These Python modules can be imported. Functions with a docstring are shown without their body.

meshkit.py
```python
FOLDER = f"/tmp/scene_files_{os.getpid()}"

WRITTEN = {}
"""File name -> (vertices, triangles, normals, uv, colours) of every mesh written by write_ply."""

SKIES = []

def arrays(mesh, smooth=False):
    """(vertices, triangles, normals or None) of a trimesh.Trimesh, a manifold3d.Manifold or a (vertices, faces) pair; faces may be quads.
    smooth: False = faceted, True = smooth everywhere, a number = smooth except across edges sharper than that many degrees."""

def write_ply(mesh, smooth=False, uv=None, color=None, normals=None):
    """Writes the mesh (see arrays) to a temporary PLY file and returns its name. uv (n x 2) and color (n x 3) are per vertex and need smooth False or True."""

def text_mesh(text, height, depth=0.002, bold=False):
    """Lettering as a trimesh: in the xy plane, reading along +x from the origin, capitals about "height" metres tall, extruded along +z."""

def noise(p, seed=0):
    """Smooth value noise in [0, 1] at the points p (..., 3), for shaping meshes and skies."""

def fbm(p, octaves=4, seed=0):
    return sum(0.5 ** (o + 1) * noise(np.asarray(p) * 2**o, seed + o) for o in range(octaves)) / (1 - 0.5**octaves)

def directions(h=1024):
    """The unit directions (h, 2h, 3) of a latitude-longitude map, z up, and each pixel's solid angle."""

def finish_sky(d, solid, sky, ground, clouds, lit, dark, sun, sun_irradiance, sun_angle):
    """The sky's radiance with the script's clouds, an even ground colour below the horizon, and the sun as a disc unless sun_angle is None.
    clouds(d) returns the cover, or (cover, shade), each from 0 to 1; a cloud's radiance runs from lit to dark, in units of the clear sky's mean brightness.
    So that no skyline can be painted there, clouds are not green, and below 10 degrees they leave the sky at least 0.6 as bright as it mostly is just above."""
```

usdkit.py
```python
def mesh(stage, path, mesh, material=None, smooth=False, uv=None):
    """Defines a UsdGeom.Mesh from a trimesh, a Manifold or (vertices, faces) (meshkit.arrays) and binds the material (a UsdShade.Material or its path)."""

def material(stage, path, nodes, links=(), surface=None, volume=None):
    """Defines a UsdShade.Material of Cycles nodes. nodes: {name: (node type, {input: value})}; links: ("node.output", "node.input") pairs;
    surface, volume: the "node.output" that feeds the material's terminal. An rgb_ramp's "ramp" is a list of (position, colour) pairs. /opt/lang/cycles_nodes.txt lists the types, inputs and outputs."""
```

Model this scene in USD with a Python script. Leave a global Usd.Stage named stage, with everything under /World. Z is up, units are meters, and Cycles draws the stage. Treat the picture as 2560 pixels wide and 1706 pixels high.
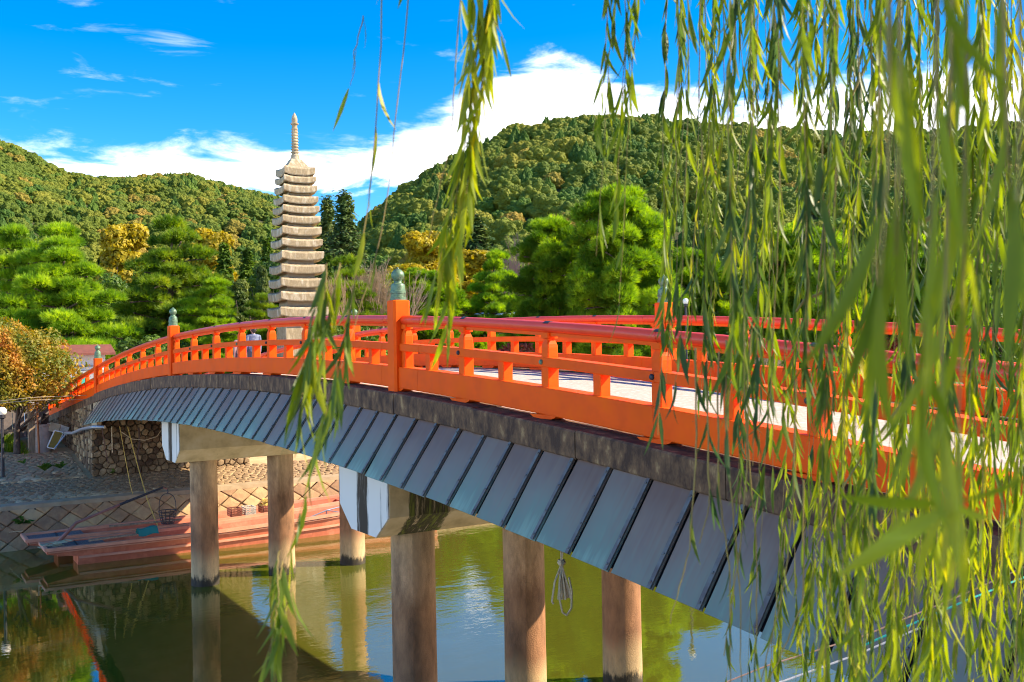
import math, numpy as np, trimesh, usdkit, meshkit
from shapely.geometry import Polygon, box as sbox
from scipy.spatial import Voronoi
from pxr import Usd, UsdGeom, UsdLux, UsdShade, Gf, Sdf, Vt

stage = Usd.Stage.CreateInMemory()
UsdGeom.SetStageUpAxis(stage, UsdGeom.Tokens.z)
UsdGeom.SetStageMetersPerUnit(stage, 1.0)
UsdGeom.Xform.Define(stage, '/World'); UsdGeom.Scope.Define(stage, '/World/Looks')
rng = np.random.default_rng(7)
A = np.array

# ------------------------------------------------------------------ camera
C = A([11.9061, -5.7507, 5.4826])
FW = A([-.846741, .531997, .0029126]); RT = A([.531865, .846631, -.018328]); UP = A([.012216, .013970, .999828])
FPX = 2490.2
cam = UsdGeom.Camera.Define(stage, '/World/camera')
cam.AddTransformOp().Set(Gf.Matrix4d(*RT, 0, *UP, 0, *(-FW), 0, *C, 1))
cam.CreateHorizontalApertureAttr(36.0); cam.CreateVerticalApertureAttr(36.0 * 682 / 1024)
cam.CreateFocalLengthAttr(FPX / 2560 * 36); cam.CreateClippingRangeAttr(Gf.Vec2f(.05, 5000))
cam.CreateFStopAttr(7.0); cam.CreateFocusDistanceAttr(13.0)
cam.CreateExposureAttr(1.35)
# ------------------------------------------------------------------ sun and sky
SUN_AZ, SUN_EL = math.radians(60), math.radians(36.5)
SD = A([math.cos(SUN_AZ) * math.cos(SUN_EL), math.sin(SUN_AZ) * math.cos(SUN_EL), math.sin(SUN_EL)])
sun = UsdLux.DistantLight.Define(stage, '/World/sun')
sun.CreateNormalizeAttr(True); sun.CreateIntensityAttr(1.15); sun.CreateAngleAttr(.5); sun.CreateColorAttr(Gf.Vec3f(1, .86, .64))
zx = SD; xx = np.cross([0, 0, 1], zx); xx /= np.linalg.norm(xx); yx = np.cross(zx, xx)
sun.AddTransformOp().Set(Gf.Matrix4d(*xx, 0, *yx, 0, *zx, 0, 0, 0, 60, 1))
sky_mat = usdkit.material(stage, '/World/Looks/sky_air', {
    'geo': ('geometry', {}), 'xyz': ('separate_xyz', {}),
    'sky': ('sky_texture', {'sky_type': 'single_scattering', 'sun_disc': False, 'sun_elevation': SUN_EL, 'sun_rotation': math.atan2(SD[0], SD[1]), 'air_density': .85, 'aerosol_density': .3, 'ozone_density': 5.0, 'altitude': 200.0}),
    'sat': ('hsv', {'saturation': 1.38, 'value': .80}),
    'el': ('math', {'math_type': 'arcsine'}), 'az': ('math', {'math_type': 'arctan2'}),
    'azn': ('map_range', {'from_min': -math.pi, 'from_max': math.pi, 'to_min': 0.0, 'to_max': 1.0}),
    # cloud bank edges over azimuth: red = upper edge, green = lower edge, in units of 0.5 rad elevation
    'edges': ('rgb_ramp', {'ramp': [((a + 180) / 360, (u / 28.65, l / 28.65, 0)) for a, u, l in
              [(-180, 11.3, 7.5), (-90, 12, 6), (0, 12.5, 6), (90, 13, 6), (118, 14.6, 7), (126, 14.4, 7), (131, 14.0, 8), (136, 13.7, 8), (140, 14.6, 8), (143, 16.3, 8), (146, 16.2, 8.5), (148.6, 15.0, 8.6), (150.5, 13.9, 8.8), (153, 13.1, 8.9), (154.8, 12.3, 9.0), (156.5, 11.6, 9.2), (160.7, 11.7, 9.2), (166, 11.7, 8.6), (170, 11.1, 8), (173.0, 10.8, 7.8), (180, 11.0, 7.5)]]}),
    'es': ('separate_color', {}),
    'map': ('mapping', {'scale': (7.0, 7.0, 26.0)}),
    'n1': ('noise_texture', {'scale': 1.3, 'detail': 7.0, 'roughness': .62, 'distortion': .3}),
    'map2': ('mapping', {'scale': (5.0, 5.0, 22.0), 'location': (3.1, 1.7, .4)}),
    'n2': ('noise_texture', {'scale': 1.6, 'detail': 8.0, 'roughness': .6, 'distortion': .5}),
    'nc': ('map_range', {'from_min': .25, 'from_max': .75, 'to_min': -.05, 'to_max': .05}),
    'elh': ('math', {'math_type': 'multiply', 'value2': 2.0}),
    'eln': ('math', {'math_type': 'add'}),
    'up': ('math', {'math_type': 'subtract'}), 'ups': ('map_range', {'range_type': 'smoothstep', 'from_min': -.004, 'from_max': .075, 'clamp': True}),
    'dn': ('math', {'math_type': 'subtract'}), 'dns': ('map_range', {'range_type': 'smoothstep', 'from_min': -.012, 'from_max': .03, 'clamp': True}),
    'bank': ('math', {'math_type': 'multiply'}),
    'wisp': ('map_range', {'range_type': 'smoothstep', 'from_min': .60, 'from_max': .95, 'to_max': .5, 'clamp': True}),
    'all': ('math', {'math_type': 'maximum'}),
    'dens': ('map_range', {'from_min': .3, 'from_max': .6, 'to_min': .72, 'to_max': 1.0, 'clamp': True}),
    'fac': ('math', {'math_type': 'multiply', 'use_clamp': True}),
    'mix': ('mix_color', {'b': (8.6, 8.3, 8.2), 'use_clamp': False}), 'bg': ('background_shader', {'strength': .14})},
    [('geo.position', 'xyz.vector'), ('xyz.z', 'el.value1'), ('xyz.y', 'az.value1'), ('xyz.x', 'az.value2'), ('az.value', 'azn.value'), ('azn.result', 'edges.fac'), ('edges.color', 'es.color'),
     ('geo.position', 'map.vector'), ('map.vector', 'n1.vector'), ('geo.position', 'map2.vector'), ('map2.vector', 'n2.vector'), ('n1.fac', 'nc.value'),
     ('el.value', 'elh.value1'), ('elh.value', 'eln.value1'), ('nc.result', 'eln.value2'), ('es.r', 'up.value1'), ('eln.value', 'up.value2'), ('up.value', 'ups.value'),
     ('eln.value', 'dn.value1'), ('es.g', 'dn.value2'), ('dn.value', 'dns.value'), ('ups.result', 'bank.value1'), ('dns.result', 'bank.value2'),
     ('n2.fac', 'wisp.value'), ('bank.value', 'all.value1'), ('wisp.result', 'all.value2'), ('n2.fac', 'dens.value'), ('all.value', 'fac.value1'), ('dens.result', 'fac.value2'),
     ('sky.color', 'sat.color'), ('sat.color', 'mix.a'), ('fac.value', 'mix.fac'), ('mix.result', 'bg.color')], surface='bg.background')
dome = UsdLux.DomeLight.Define(stage, '/World/sky')
UsdShade.MaterialBindingAPI.Apply(dome.GetPrim()).Bind(sky_mat)
dome.GetPrim().SetCustomDataByKey('kind', 'structure'); dome.GetPrim().SetCustomDataByKey('label', 'deep blue sky with a bank of white clouds')

# ------------------------------------------------------------------ helpers
def at(u, v, d):            # point seen at pixel (u, v) of the 2560 x 1706 photograph, d metres deep
    return C + (FW + RT * (u - 1280) / FPX - UP * (v - 853) / FPX) * d
def on_z(u, v, z):
    r = at(u, v, 1) - C; return C + r * (z - C[2]) / r[2]
def on_x(u, v, x):
    r = at(u, v, 1) - C; return C + r * (x - C[0]) / r[0]
def on_y(u, v, y):
    r = at(u, v, 1) - C; return C + r * (y - C[1]) / r[1]
used = {}
def numbered(parent, name):
    k = (parent, name); n = used.get(k, 0); used[k] = n + 1
    return f'{parent}/{name}' if n == 0 else f'{parent}/{name}_{n:03d}'
def tag(p, label=None, cat=None, group=None, kind=None):
    for k, v in (('label', label), ('category', cat), ('group', group), ('kind', kind)):
        if v: p.SetCustomDataByKey(k, v)
    return p
LOC = {}
def thing(name, loc=(0, 0, 0), label=None, cat=None, group=None, kind=None, rz=0, s=1):
    x = UsdGeom.Xform.Define(stage, numbered('/World', name))
    x.AddTranslateOp().Set(Gf.Vec3d(*map(float, loc))); x.AddRotateZOp().Set(float(math.degrees(rz)))
    x.AddScaleOp().Set(Gf.Vec3f(*(np.broadcast_to(s, 3).astype(float).tolist())))
    LOC[x.GetPath()] = A(loc, float)
    return tag(x.GetPrim(), label, cat, group, kind)
def group_part(parent, name):
    x = UsdGeom.Xform.Define(stage, numbered(str(parent.GetPath()), name)); LOC[x.GetPath()] = LOC[parent.GetPath()]
    return x.GetPrim()
def part(parent, name, mesh, mat, smooth=False, local=False):
    v, f = (mesh.get() if isinstance(mesh, MB) else mesh)
    if not local: v = np.asarray(v, float) - LOC[parent.GetPath()]
    p = usdkit.mesh(stage, numbered(str(parent.GetPath()), name), (v, f), mat, smooth=smooth).GetPrim()
    LOC[p.GetPath()] = LOC[parent.GetPath()]
    return p
def solo(name, mesh, mat, smooth=False, label=None, cat=None, group=None, kind=None):
    v, f = (mesh.get() if isinstance(mesh, MB) else mesh)
    p = usdkit.mesh(stage, numbered('/World', name), (v, f), mat, smooth=smooth).GetPrim()
    return tag(p, label, cat, group, kind)
def dup(src, loc, rz=0, s=1, label=None, group=None, cat=None, name=None):
    x = UsdGeom.Xform.Define(stage, numbered('/World', name or src.GetName().rstrip('0123456789').rstrip('_')))
    x.AddTranslateOp().Set(Gf.Vec3d(*map(float, loc))); x.AddRotateZOp().Set(float(math.degrees(rz)))
    x.AddScaleOp().Set(Gf.Vec3f(*(np.broadcast_to(s, 3).astype(float).tolist())))
    x.GetPrim().GetReferences().AddInternalReference(src.GetPath()); x.GetPrim().SetInstanceable(True)
    return tag(x.GetPrim(), label, cat, group)

class MB:
    def __init__(s): s.v, s.f, s.n = [], [], 0
    def add(s, v, f):
        v = np.asarray(v, float); f = np.asarray(f, int)
        if f.shape[1] == 4: f = np.vstack([f[:, [0, 1, 2]], f[:, [0, 2, 3]]])
        s.v.append(v); s.f.append(f + s.n); s.n += len(v); return s
    def get(s): return np.vstack(s.v), np.vstack(s.f)
    def loft(s, rings, cap=True, closed=True):
        rings = [np.asarray(r, float) for r in rings]; m = len(rings[0]); v = np.vstack(rings); f = []
        j = np.arange(m if closed else m - 1); k = (j + 1) % m
        for i in range(len(rings) - 1):
            a, b = i * m, (i + 1) * m
            f.append(np.stack([a + j, a + k, b + k, b + j], 1))
        f = np.vstack(f); f = np.vstack([f[:, [0, 1, 2]], f[:, [0, 2, 3]]])
        if cap and closed:
            f = np.vstack([f, [[0, i + 1, i] for i in range(1, m - 1)], [[(len(rings) - 1) * m + x for x in (0, i, i + 1)] for i in range(1, m - 1)]])
        return s.add(v, f)
    def box(s, c, size, ch=0.0, rz=0.0, R=None):
        hx, hy, hz = A(size, float) / 2; ch = min(ch, .45 * min(size[0], size[1], size[2]))
        def ring(x, y, z): return [(x - ch, -y, z), (x, -y + ch, z), (x, y - ch, z), (x - ch, y, z), (-x + ch, y, z), (-x, y - ch, z), (-x, -y + ch, z), (-x + ch, -y, z)] if ch else [(x, -y, z), (x, y, z), (-x, y, z), (-x, -y, z)]
        rings = [ring(hx, hy, -hz), ring(hx, hy, hz)] if not ch else [ring(hx - ch, hy - ch, -hz), ring(hx, hy, -hz + ch), ring(hx, hy, hz - ch), ring(hx - ch, hy - ch, hz)]
        rings = [A(r) for r in rings]
        if R is None:
            c_, s_ = math.cos(rz), math.sin(rz); R = A([[c_, -s_, 0], [s_, c_, 0], [0, 0, 1]])
        return s.loft([r @ R.T + A(c, float) for r in rings])
    def tube(s, pts, rad, n=6, cap=True):
        pts = np.asarray(pts, float); rad = np.broadcast_to(rad, len(pts)); t = np.gradient(pts, axis=0)
        t /= np.maximum(np.linalg.norm(t, axis=1, keepdims=True), 1e-9); rings = []
        a = np.linspace(0, 2 * np.pi, n, endpoint=False); ref = None
        for p, r, d in zip(pts, rad, t):
            if ref is None: ref = A([1., 0, 0]) if abs(d[0]) < .8 else A([0, 1., 0])
            x = ref - d * (ref @ d); x /= np.linalg.norm(x); y = np.cross(d, x); ref = x
            rings.append(p + r * (np.cos(a)[:, None] * x + np.sin(a)[:, None] * y))
        return s.loft(rings, cap)
    def lathe(s, prof, c, n=16):
        a = np.linspace(0, 2 * np.pi, n, endpoint=False)
        return s.loft([np.stack([c[0] + r * np.cos(a), c[1] + r * np.sin(a), np.full(n, c[2] + z)], 1) for r, z in prof])
    def sweepx(s, prof, xs, zf, y0=0.0):     # profile of (y, z) swept along x, riding on the height function zf
        return s.loft([[(x, y0 + y, zf(x) + z) for y, z in prof] for x in xs])
    def sq(s, x, y, levels, ch=.012, round_=False):   # square section post through (z, half width) levels
        rs = []
        for z, h in levels:
            c = ch
            rs.append([(x + a, y + b, z) for a, b in ((h - c, -h), (h, -h + c), (h, h - c), (h - c, h), (-h + c, h), (-h, h - c), (-h, -h + c), (-h + c, -h))])
        return s.loft(rs)

def cards(P, N, size, rng, aspect=1.0, bend=.25, spin=None):   # one bent leaf (rhomb of two triangles) per point
    n = len(P); size = np.broadcast_to(size, n)[:, None]
    N = N / np.maximum(np.linalg.norm(N, axis=1, keepdims=True), 1e-9)
    r = rng.normal(size=(n, 3)) if spin is None else spin
    x = r - N * (r * N).sum(1, keepdims=True); x /= np.maximum(np.linalg.norm(x, axis=1, keepdims=True), 1e-9); y = np.cross(N, x)
    V = np.stack([P - x * size * aspect - N * size * bend, P + y * size * .55, P + x * size * aspect - N * size * bend, P - y * size * .55], 1).reshape(-1, 3)
    b = np.arange(n)[:, None] * 4
    return V, np.vstack([b + [0, 3, 1], b + [1, 3, 2]])
def unit(n, rng):
    v = rng.normal(size=(n, 3)); return v / np.linalg.norm(v, axis=1, keepdims=True)

# ------------------------------------------------------------------ materials
def mat(name, col, rough=.6, var=None, scale=4.0, vscale=(1, 1, 1), spec=.5, bump=0.0, bscale=40.0, metallic=0.0, coat=0.0, var2=None, lo=.35, hi=.65, detail=4.0):
    nodes = {'p': ('principled_bsdf', {'base_color': col, 'roughness': rough, 'specular_ior_level': spec, 'metallic': metallic, 'coat_weight': coat, 'coat_roughness': .25}),
             'g': ('geometry', {}), 'm': ('mapping', {'scale': vscale}), 'n': ('noise_texture', {'scale': scale, 'detail': detail, 'roughness': .65})}
    links = [('g.position', 'm.vector'), ('m.vector', 'n.vector')]
    if var:
        stops = [(lo, col), (hi, var)] if not var2 else [(lo, col), ((lo + hi) / 2, var), (hi, var2)]
        nodes['r'] = ('rgb_ramp', {'ramp': stops}); links += [('n.fac', 'r.fac'), ('r.color', 'p.base_color')]
    if bump:
        nodes['n2'] = ('noise_texture', {'scale': bscale, 'detail': 5.0, 'roughness': .6}); nodes['b'] = ('bump', {'strength': bump, 'distance': .02})
        links += [('m.vector', 'n2.vector'), ('n2.fac', 'b.height'), ('b.normal', 'p.normal')]
    return usdkit.material(stage, f'/World/Looks/{name}', nodes, links, surface='p.BSDF')
def leaf_mat(name, stops, trans=.35, rough=.5, objvar=.25, nscale=.6, spec=.3, tcol=None):
    nodes = {'g': ('geometry', {}), 'o': ('object_info', {}), 'n': ('noise_texture', {'scale': nscale, 'detail': 3.0}),
             'a': ('math', {'math_type': 'multiply_add', 'value2': .5}), 'b': ('math', {'math_type': 'multiply_add', 'value2': objvar, 'value3': -objvar / 2}),
             'c': ('math', {'math_type': 'add'}), 'nm': ('map_range', {'from_min': .3, 'from_max': .7, 'to_min': -.25, 'to_max': .75}),
             'r': ('rgb_ramp', {'ramp': stops}), 'p': ('principled_bsdf', {'roughness': rough, 'specular_ior_level': spec}), 't': ('translucent_bsdf', {}), 'tc': ('hsv', {'saturation': 1.1, 'value': 1.5, 'hue': .49}), 'mx': ('mix_closure', {'fac': trans})}
    links = [('g.position', 'n.vector'), ('n.fac', 'nm.value'), ('g.random_per_island', 'a.value1'), ('nm.result', 'a.value3'), ('o.random', 'b.value1'), ('a.value', 'c.value1'), ('b.value', 'c.value2'), ('c.value', 'r.fac'),
             ('r.color', 'p.base_color'), ('r.color', 'tc.color'), ('tc.color', 't.color'), ('p.BSDF', 'mx.closure1'), ('t.BSDF', 'mx.closure2')]
    return usdkit.material(stage, f'/World/Looks/{name}', nodes, links, surface='mx.closure')
def obj_mat(name, stops, rough=.8, scale=9.0, amp=.5, bump=.4, bscale=30.0, spec=.3):   # colour per object plus grain
    return usdkit.material(stage, f'/World/Looks/{name}', {'g': ('geometry', {}), 'o': ('object_info', {}), 'n': ('noise_texture', {'scale': scale, 'detail': 5.0, 'roughness': .65}),
        'nm': ('map_range', {'from_min': .3, 'from_max': .7, 'to_min': -amp / 2, 'to_max': amp / 2}), 'ri': ('math', {'math_type': 'add'}), 'ip': ('math', {'math_type': 'fraction'}), 'c': ('math', {'math_type': 'add', 'use_clamp': True}), 'r': ('rgb_ramp', {'ramp': stops}),
        'n2': ('noise_texture', {'scale': bscale, 'detail': 5.0}), 'b': ('bump', {'strength': bump, 'distance': .02}), 'p': ('principled_bsdf', {'roughness': rough, 'specular_ior_level': spec})},
        [('g.position', 'n.vector'), ('g.position', 'n2.vector'), ('n.fac', 'nm.value'), ('o.random', 'ri.value1'), ('g.random_per_island', 'ri.value2'), ('ri.value', 'ip.value1'), ('ip.value', 'c.value1'), ('nm.result', 'c.value2'), ('c.value', 'r.fac'), ('r.color', 'p.base_color'), ('n2.fac', 'b.height'), ('b.normal', 'p.normal')], surface='p.BSDF')

VERM = usdkit.material(stage, '/World/Looks/vermilion_paint', {'g': ('geometry', {}), 'n': ('noise_texture', {'scale': 3.0, 'detail': 5.0, 'roughness': .6}), 'r': ('rgb_ramp', {'ramp': [(.3, (.80, .074, .001)), (.5, (.90, .094, .002)), (.7, (.92, .115, .002))]}),
    'm': ('mapping', {'scale': (.35, .35, 1.6)}), 'c': ('noise_texture', {'scale': 38.0, 'detail': 3.0, 'roughness': .7}), 'cr': ('map_range', {'range_type': 'smoothstep', 'from_min': .68, 'from_max': .76, 'to_max': .55, 'clamp': True}), 'mx': ('mix_color', {'b': (.42, .13, .05)}),
    'n4': ('noise_texture', {'scale': 1.1, 'detail': 4.0}), 'dr': ('map_range', {'from_min': .5, 'from_max': .75, 'to_min': 0.0, 'to_max': .35, 'clamp': True}), 'm2': ('mix_color', {'b': (.52, .055, .004)}),
    'rr': ('map_range', {'from_min': .3, 'from_max': .7, 'to_min': .42, 'to_max': .7}), 'b': ('bump', {'strength': .12, 'distance': .01}), 'p': ('principled_bsdf', {'specular_ior_level': .12})},
    [('g.position', 'n.vector'), ('n.fac', 'r.fac'), ('g.position', 'm.vector'), ('m.vector', 'c.vector'), ('c.fac', 'cr.value'), ('g.position', 'n4.vector'), ('n4.fac', 'dr.value'), ('r.color', 'm2.a'), ('dr.result', 'm2.fac'), ('m2.result', 'mx.a'), ('cr.result', 'mx.fac'), ('mx.result', 'p.base_color'), ('n.fac', 'rr.value'), ('rr.result', 'p.roughness'), ('c.fac', 'b.height'), ('b.normal', 'p.normal')], surface='p.BSDF')
VERMB = mat('vermilion_paint_rail', (.82, .055, .010), .33, (.74, .045, .008), 2.0, bump=.03, bscale=50, spec=.45)
BRONZE = mat('verdigris_bronze', (.075, .15, .10), .45, (.14, .22, .12), 14, var2=(.07, .10, .055), metallic=.2, bump=.1)
IRON = mat('black_iron', (.025, .022, .025), .5, (.05, .045, .05), 20, metallic=.3)
CURB = mat('mossy_curb_stone', (.05, .021, .009), .9, (.15, .074, .032), 7.0, (1, 1, .55), var2=(.42, .26, .11), lo=.40, hi=.74, bump=.5, bscale=45, detail=8)
DECK = mat('deck_concrete', (.56, .47, .39), .9, (.42, .34, .27), 9, var2=(.62, .54, .46), bump=.5, bscale=16)
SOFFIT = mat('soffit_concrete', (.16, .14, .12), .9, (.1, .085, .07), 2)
def copper():
    return usdkit.material(stage, '/World/Looks/patina_copper', {
        'g': ('geometry', {}), 'o': ('object_info', {}), 'm': ('mapping', {'scale': (14.0, 1.2, 1.2)}), 'n': ('noise_texture', {'scale': 1.6, 'detail': 6.0, 'roughness': .6}),
        'n3': ('noise_texture', {'scale': .9, 'detail': 3.0}), 'x': ('separate_xyz', {}), 'gy': ('map_range', {'from_min': -.34, 'from_max': -.74, 'to_min': .10, 'to_max': .76, 'clamp': True}),
        's': ('math', {'math_type': 'multiply_add', 'value2': .62, 'value3': -.31}), 's3': ('math', {'math_type': 'multiply_add', 'value2': .7, 'value3': -.35}), 'so': ('math', {'math_type': 'multiply_add', 'value2': .36, 'value3': -.18}),
        'a': ('math', {'math_type': 'add'}), 'b': ('math', {'math_type': 'add'}), 'c': ('math', {'math_type': 'add', 'use_clamp': True}),
        'r': ('rgb_ramp', {'ramp': [(0, (.16, .088, .060)), (.3, (.19, .13, .098)), (.55, (.185, .168, .13)), (.8, (.16, .20, .155)), (1, (.22, .31, .235))]}),
        'rr': ('map_range', {'from_min': .3, 'from_max': .7, 'to_min': .38, 'to_max': .6}),
        'p': ('principled_bsdf', {'metallic': .12, 'specular_ior_level': .35}), 'bn': ('noise_texture', {'scale': 2.2, 'detail': 2.0}), 'bp': ('bump', {'strength': .45, 'distance': .03})},
        [('g.position', 'm.vector'), ('m.vector', 'n.vector'), ('g.position', 'n3.vector'), ('g.position', 'x.vector'), ('x.y', 'gy.value'), ('n.fac', 's.value1'), ('n3.fac', 's3.value1'), ('o.random', 'so.value1'),
         ('gy.result', 'a.value1'), ('s.value', 'a.value2'), ('a.value', 'b.value1'), ('s3.value', 'b.value2'), ('b.value', 'c.value1'), ('so.value', 'c.value2'), ('c.value', 'r.fac'), ('r.color', 'p.base_color'),
         ('n.fac', 'rr.value'), ('rr.result', 'p.roughness'), ('g.position', 'bn.vector'), ('bn.fac', 'bp.height'), ('bp.normal', 'p.normal')], surface='p.BSDF')
COPPER = copper()
SEAM = mat('copper_seam', (.10, .07, .06), .45, (.14, .13, .115), 8, metallic=.1)
DARK = mat('dark_groove', (.012, .009, .010), .8)
def pillar_mat():
    return usdkit.material(stage, '/World/Looks/pillar_concrete', {
        'g': ('geometry', {}), 'x': ('separate_xyz', {}), 'm': ('mapping', {'scale': (1, 1, .35)}), 'n': ('noise_texture', {'scale': 3.6, 'detail': 8.0, 'roughness': .72}), 'n2': ('noise_texture', {'scale': 60.0, 'detail': 3.0}),
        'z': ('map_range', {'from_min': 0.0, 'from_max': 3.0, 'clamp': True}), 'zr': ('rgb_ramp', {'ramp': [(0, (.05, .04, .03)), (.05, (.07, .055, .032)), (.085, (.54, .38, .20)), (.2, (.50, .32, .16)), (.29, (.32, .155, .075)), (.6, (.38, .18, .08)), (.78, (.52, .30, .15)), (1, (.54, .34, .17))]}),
        'zn': ('math', {'math_type': 'multiply_add', 'value2': .30, 'value3': -.15}), 'za': ('math', {'math_type': 'add'}),
        'v': ('map_range', {'from_min': .3, 'from_max': .7, 'to_min': .40, 'to_max': 1.25}), 'mu': ('mix_color', {'blend_type': 'multiply', 'fac': 1.0, 'use_clamp': False}), 'cc': ('combine_color', {}),
        'b': ('bump', {'strength': .6, 'distance': .015}), 'p': ('principled_bsdf', {'roughness': .75, 'specular_ior_level': .3})},
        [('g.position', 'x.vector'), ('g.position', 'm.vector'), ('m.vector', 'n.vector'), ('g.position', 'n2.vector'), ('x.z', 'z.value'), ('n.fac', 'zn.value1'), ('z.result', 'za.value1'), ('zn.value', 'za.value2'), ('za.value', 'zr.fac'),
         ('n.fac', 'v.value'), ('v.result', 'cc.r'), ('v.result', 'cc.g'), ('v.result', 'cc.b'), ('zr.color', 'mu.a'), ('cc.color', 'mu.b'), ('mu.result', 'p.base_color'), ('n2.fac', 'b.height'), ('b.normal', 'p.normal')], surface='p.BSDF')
PILLAR = pillar_mat()
CAP = usdkit.material(stage, '/World/Looks/pier_cap_concrete', {
    'g': ('geometry', {}), 'x': ('separate_xyz', {}), 'n': ('noise_texture', {'scale': 2.4, 'detail': 6.0, 'roughness': .65}), 'r': ('rgb_ramp', {'ramp': [(.3, (.64, .48, .28)), (.5, (.56, .39, .20)), (.7, (.40, .28, .13))]}),
    'm': ('mapping', {'scale': (3.0, 7.0, .8)}), 'n2': ('noise_texture', {'scale': 1.8, 'detail': 6.0, 'roughness': .7}), 'y0': ('map_range', {'range_type': 'smoothstep', 'from_min': -.05, 'from_max': .12, 'clamp': True}), 'y1': ('map_range', {'range_type': 'smoothstep', 'from_min': .95, 'from_max': .55, 'clamp': True}), 'xm': ('map_range', {'from_min': -9.0, 'from_max': -4.0, 'to_min': .3, 'to_max': 1.0, 'clamp': True}),
    'k': ('math', {'math_type': 'multiply'}), 'k2': ('math', {'math_type': 'multiply'}), 'k3': ('math', {'math_type': 'multiply_add', 'value2': .5}), 's': ('map_range', {'range_type': 'smoothstep', 'from_min': .78, 'from_max': .98, 'clamp': True}),
    'mo': ('rgb_ramp', {'ramp': [(.38, (.03, .022, .012)), (.52, (.06, .045, .015)), (.62, (.15, .15, .02))]}), 'c': ('mix_color', {}), 'p': ('principled_bsdf', {'roughness': .8, 'specular_ior_level': .3})},
    [('g.position', 'x.vector'), ('g.position', 'n.vector'), ('n.fac', 'r.fac'), ('g.position', 'm.vector'), ('m.vector', 'n2.vector'), ('x.y', 'y0.value'), ('x.y', 'y1.value'), ('x.x', 'xm.value'), ('y0.result', 'k.value1'), ('y1.result', 'k.value2'), ('k.value', 'k2.value1'), ('xm.result', 'k2.value2'), ('k2.value', 'k3.value1'), ('n2.fac', 'k3.value3'), ('k3.value', 's.value'), ('n2.fac', 'mo.fac'), ('r.color', 'c.a'), ('mo.color', 'c.b'), ('s.result', 'c.fac'), ('c.result', 'p.base_color')], surface='p.BSDF')
CAPEND = usdkit.material(stage, '/World/Looks/white_cap_end', {
    'g': ('geometry', {}), 'x': ('separate_xyz', {}), 'u0': ('math', {'math_type': 'multiply_add', 'value2': 1 / 10.95, 'value3': 12.58 / 10.95}), 'u': ('math', {'math_type': 'fraction'}), 'u6': ('math', {'math_type': 'multiply', 'value2': 10.95 / 1.66}),
    'r': ('rgb_ramp', {'ramp': [(0, (.1,) * 3), (.06, (0,) * 3), (.33, (.05,) * 3), (.40, (.42,) * 3), (.47, (.62,) * 3), (.58, (.60,) * 3), (.64, (.1,) * 3), (.80, (.0,) * 3), (.86, (.42,) * 3), (.92, (.15,) * 3), (1, (.35,) * 3)]}),
    'm': ('mapping', {'scale': (9.0, 1.0, .7)}), 'n': ('noise_texture', {'scale': 2.0, 'detail': 6.0, 'roughness': .7}), 'a': ('math', {'math_type': 'add'}), 's': ('map_range', {'range_type': 'smoothstep', 'from_min': .78, 'from_max': 1.02, 'clamp': True}),
    'c': ('mix_color', {'a': (.72, .66, .60), 'b': (.05, .034, .022)}), 'p': ('principled_bsdf', {'roughness': .75, 'specular_ior_level': .3})},
    [('g.position', 'x.vector'), ('x.x', 'u0.value1'), ('u0.value', 'u.value1'), ('u.value', 'u6.value1'), ('u6.value', 'r.fac'), ('g.position', 'm.vector'), ('m.vector', 'n.vector'), ('r.color', 'a.value1'), ('n.fac', 'a.value2'), ('a.value', 's.value'), ('s.result', 'c.fac'), ('c.result', 'p.base_color')], surface='p.BSDF')
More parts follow.
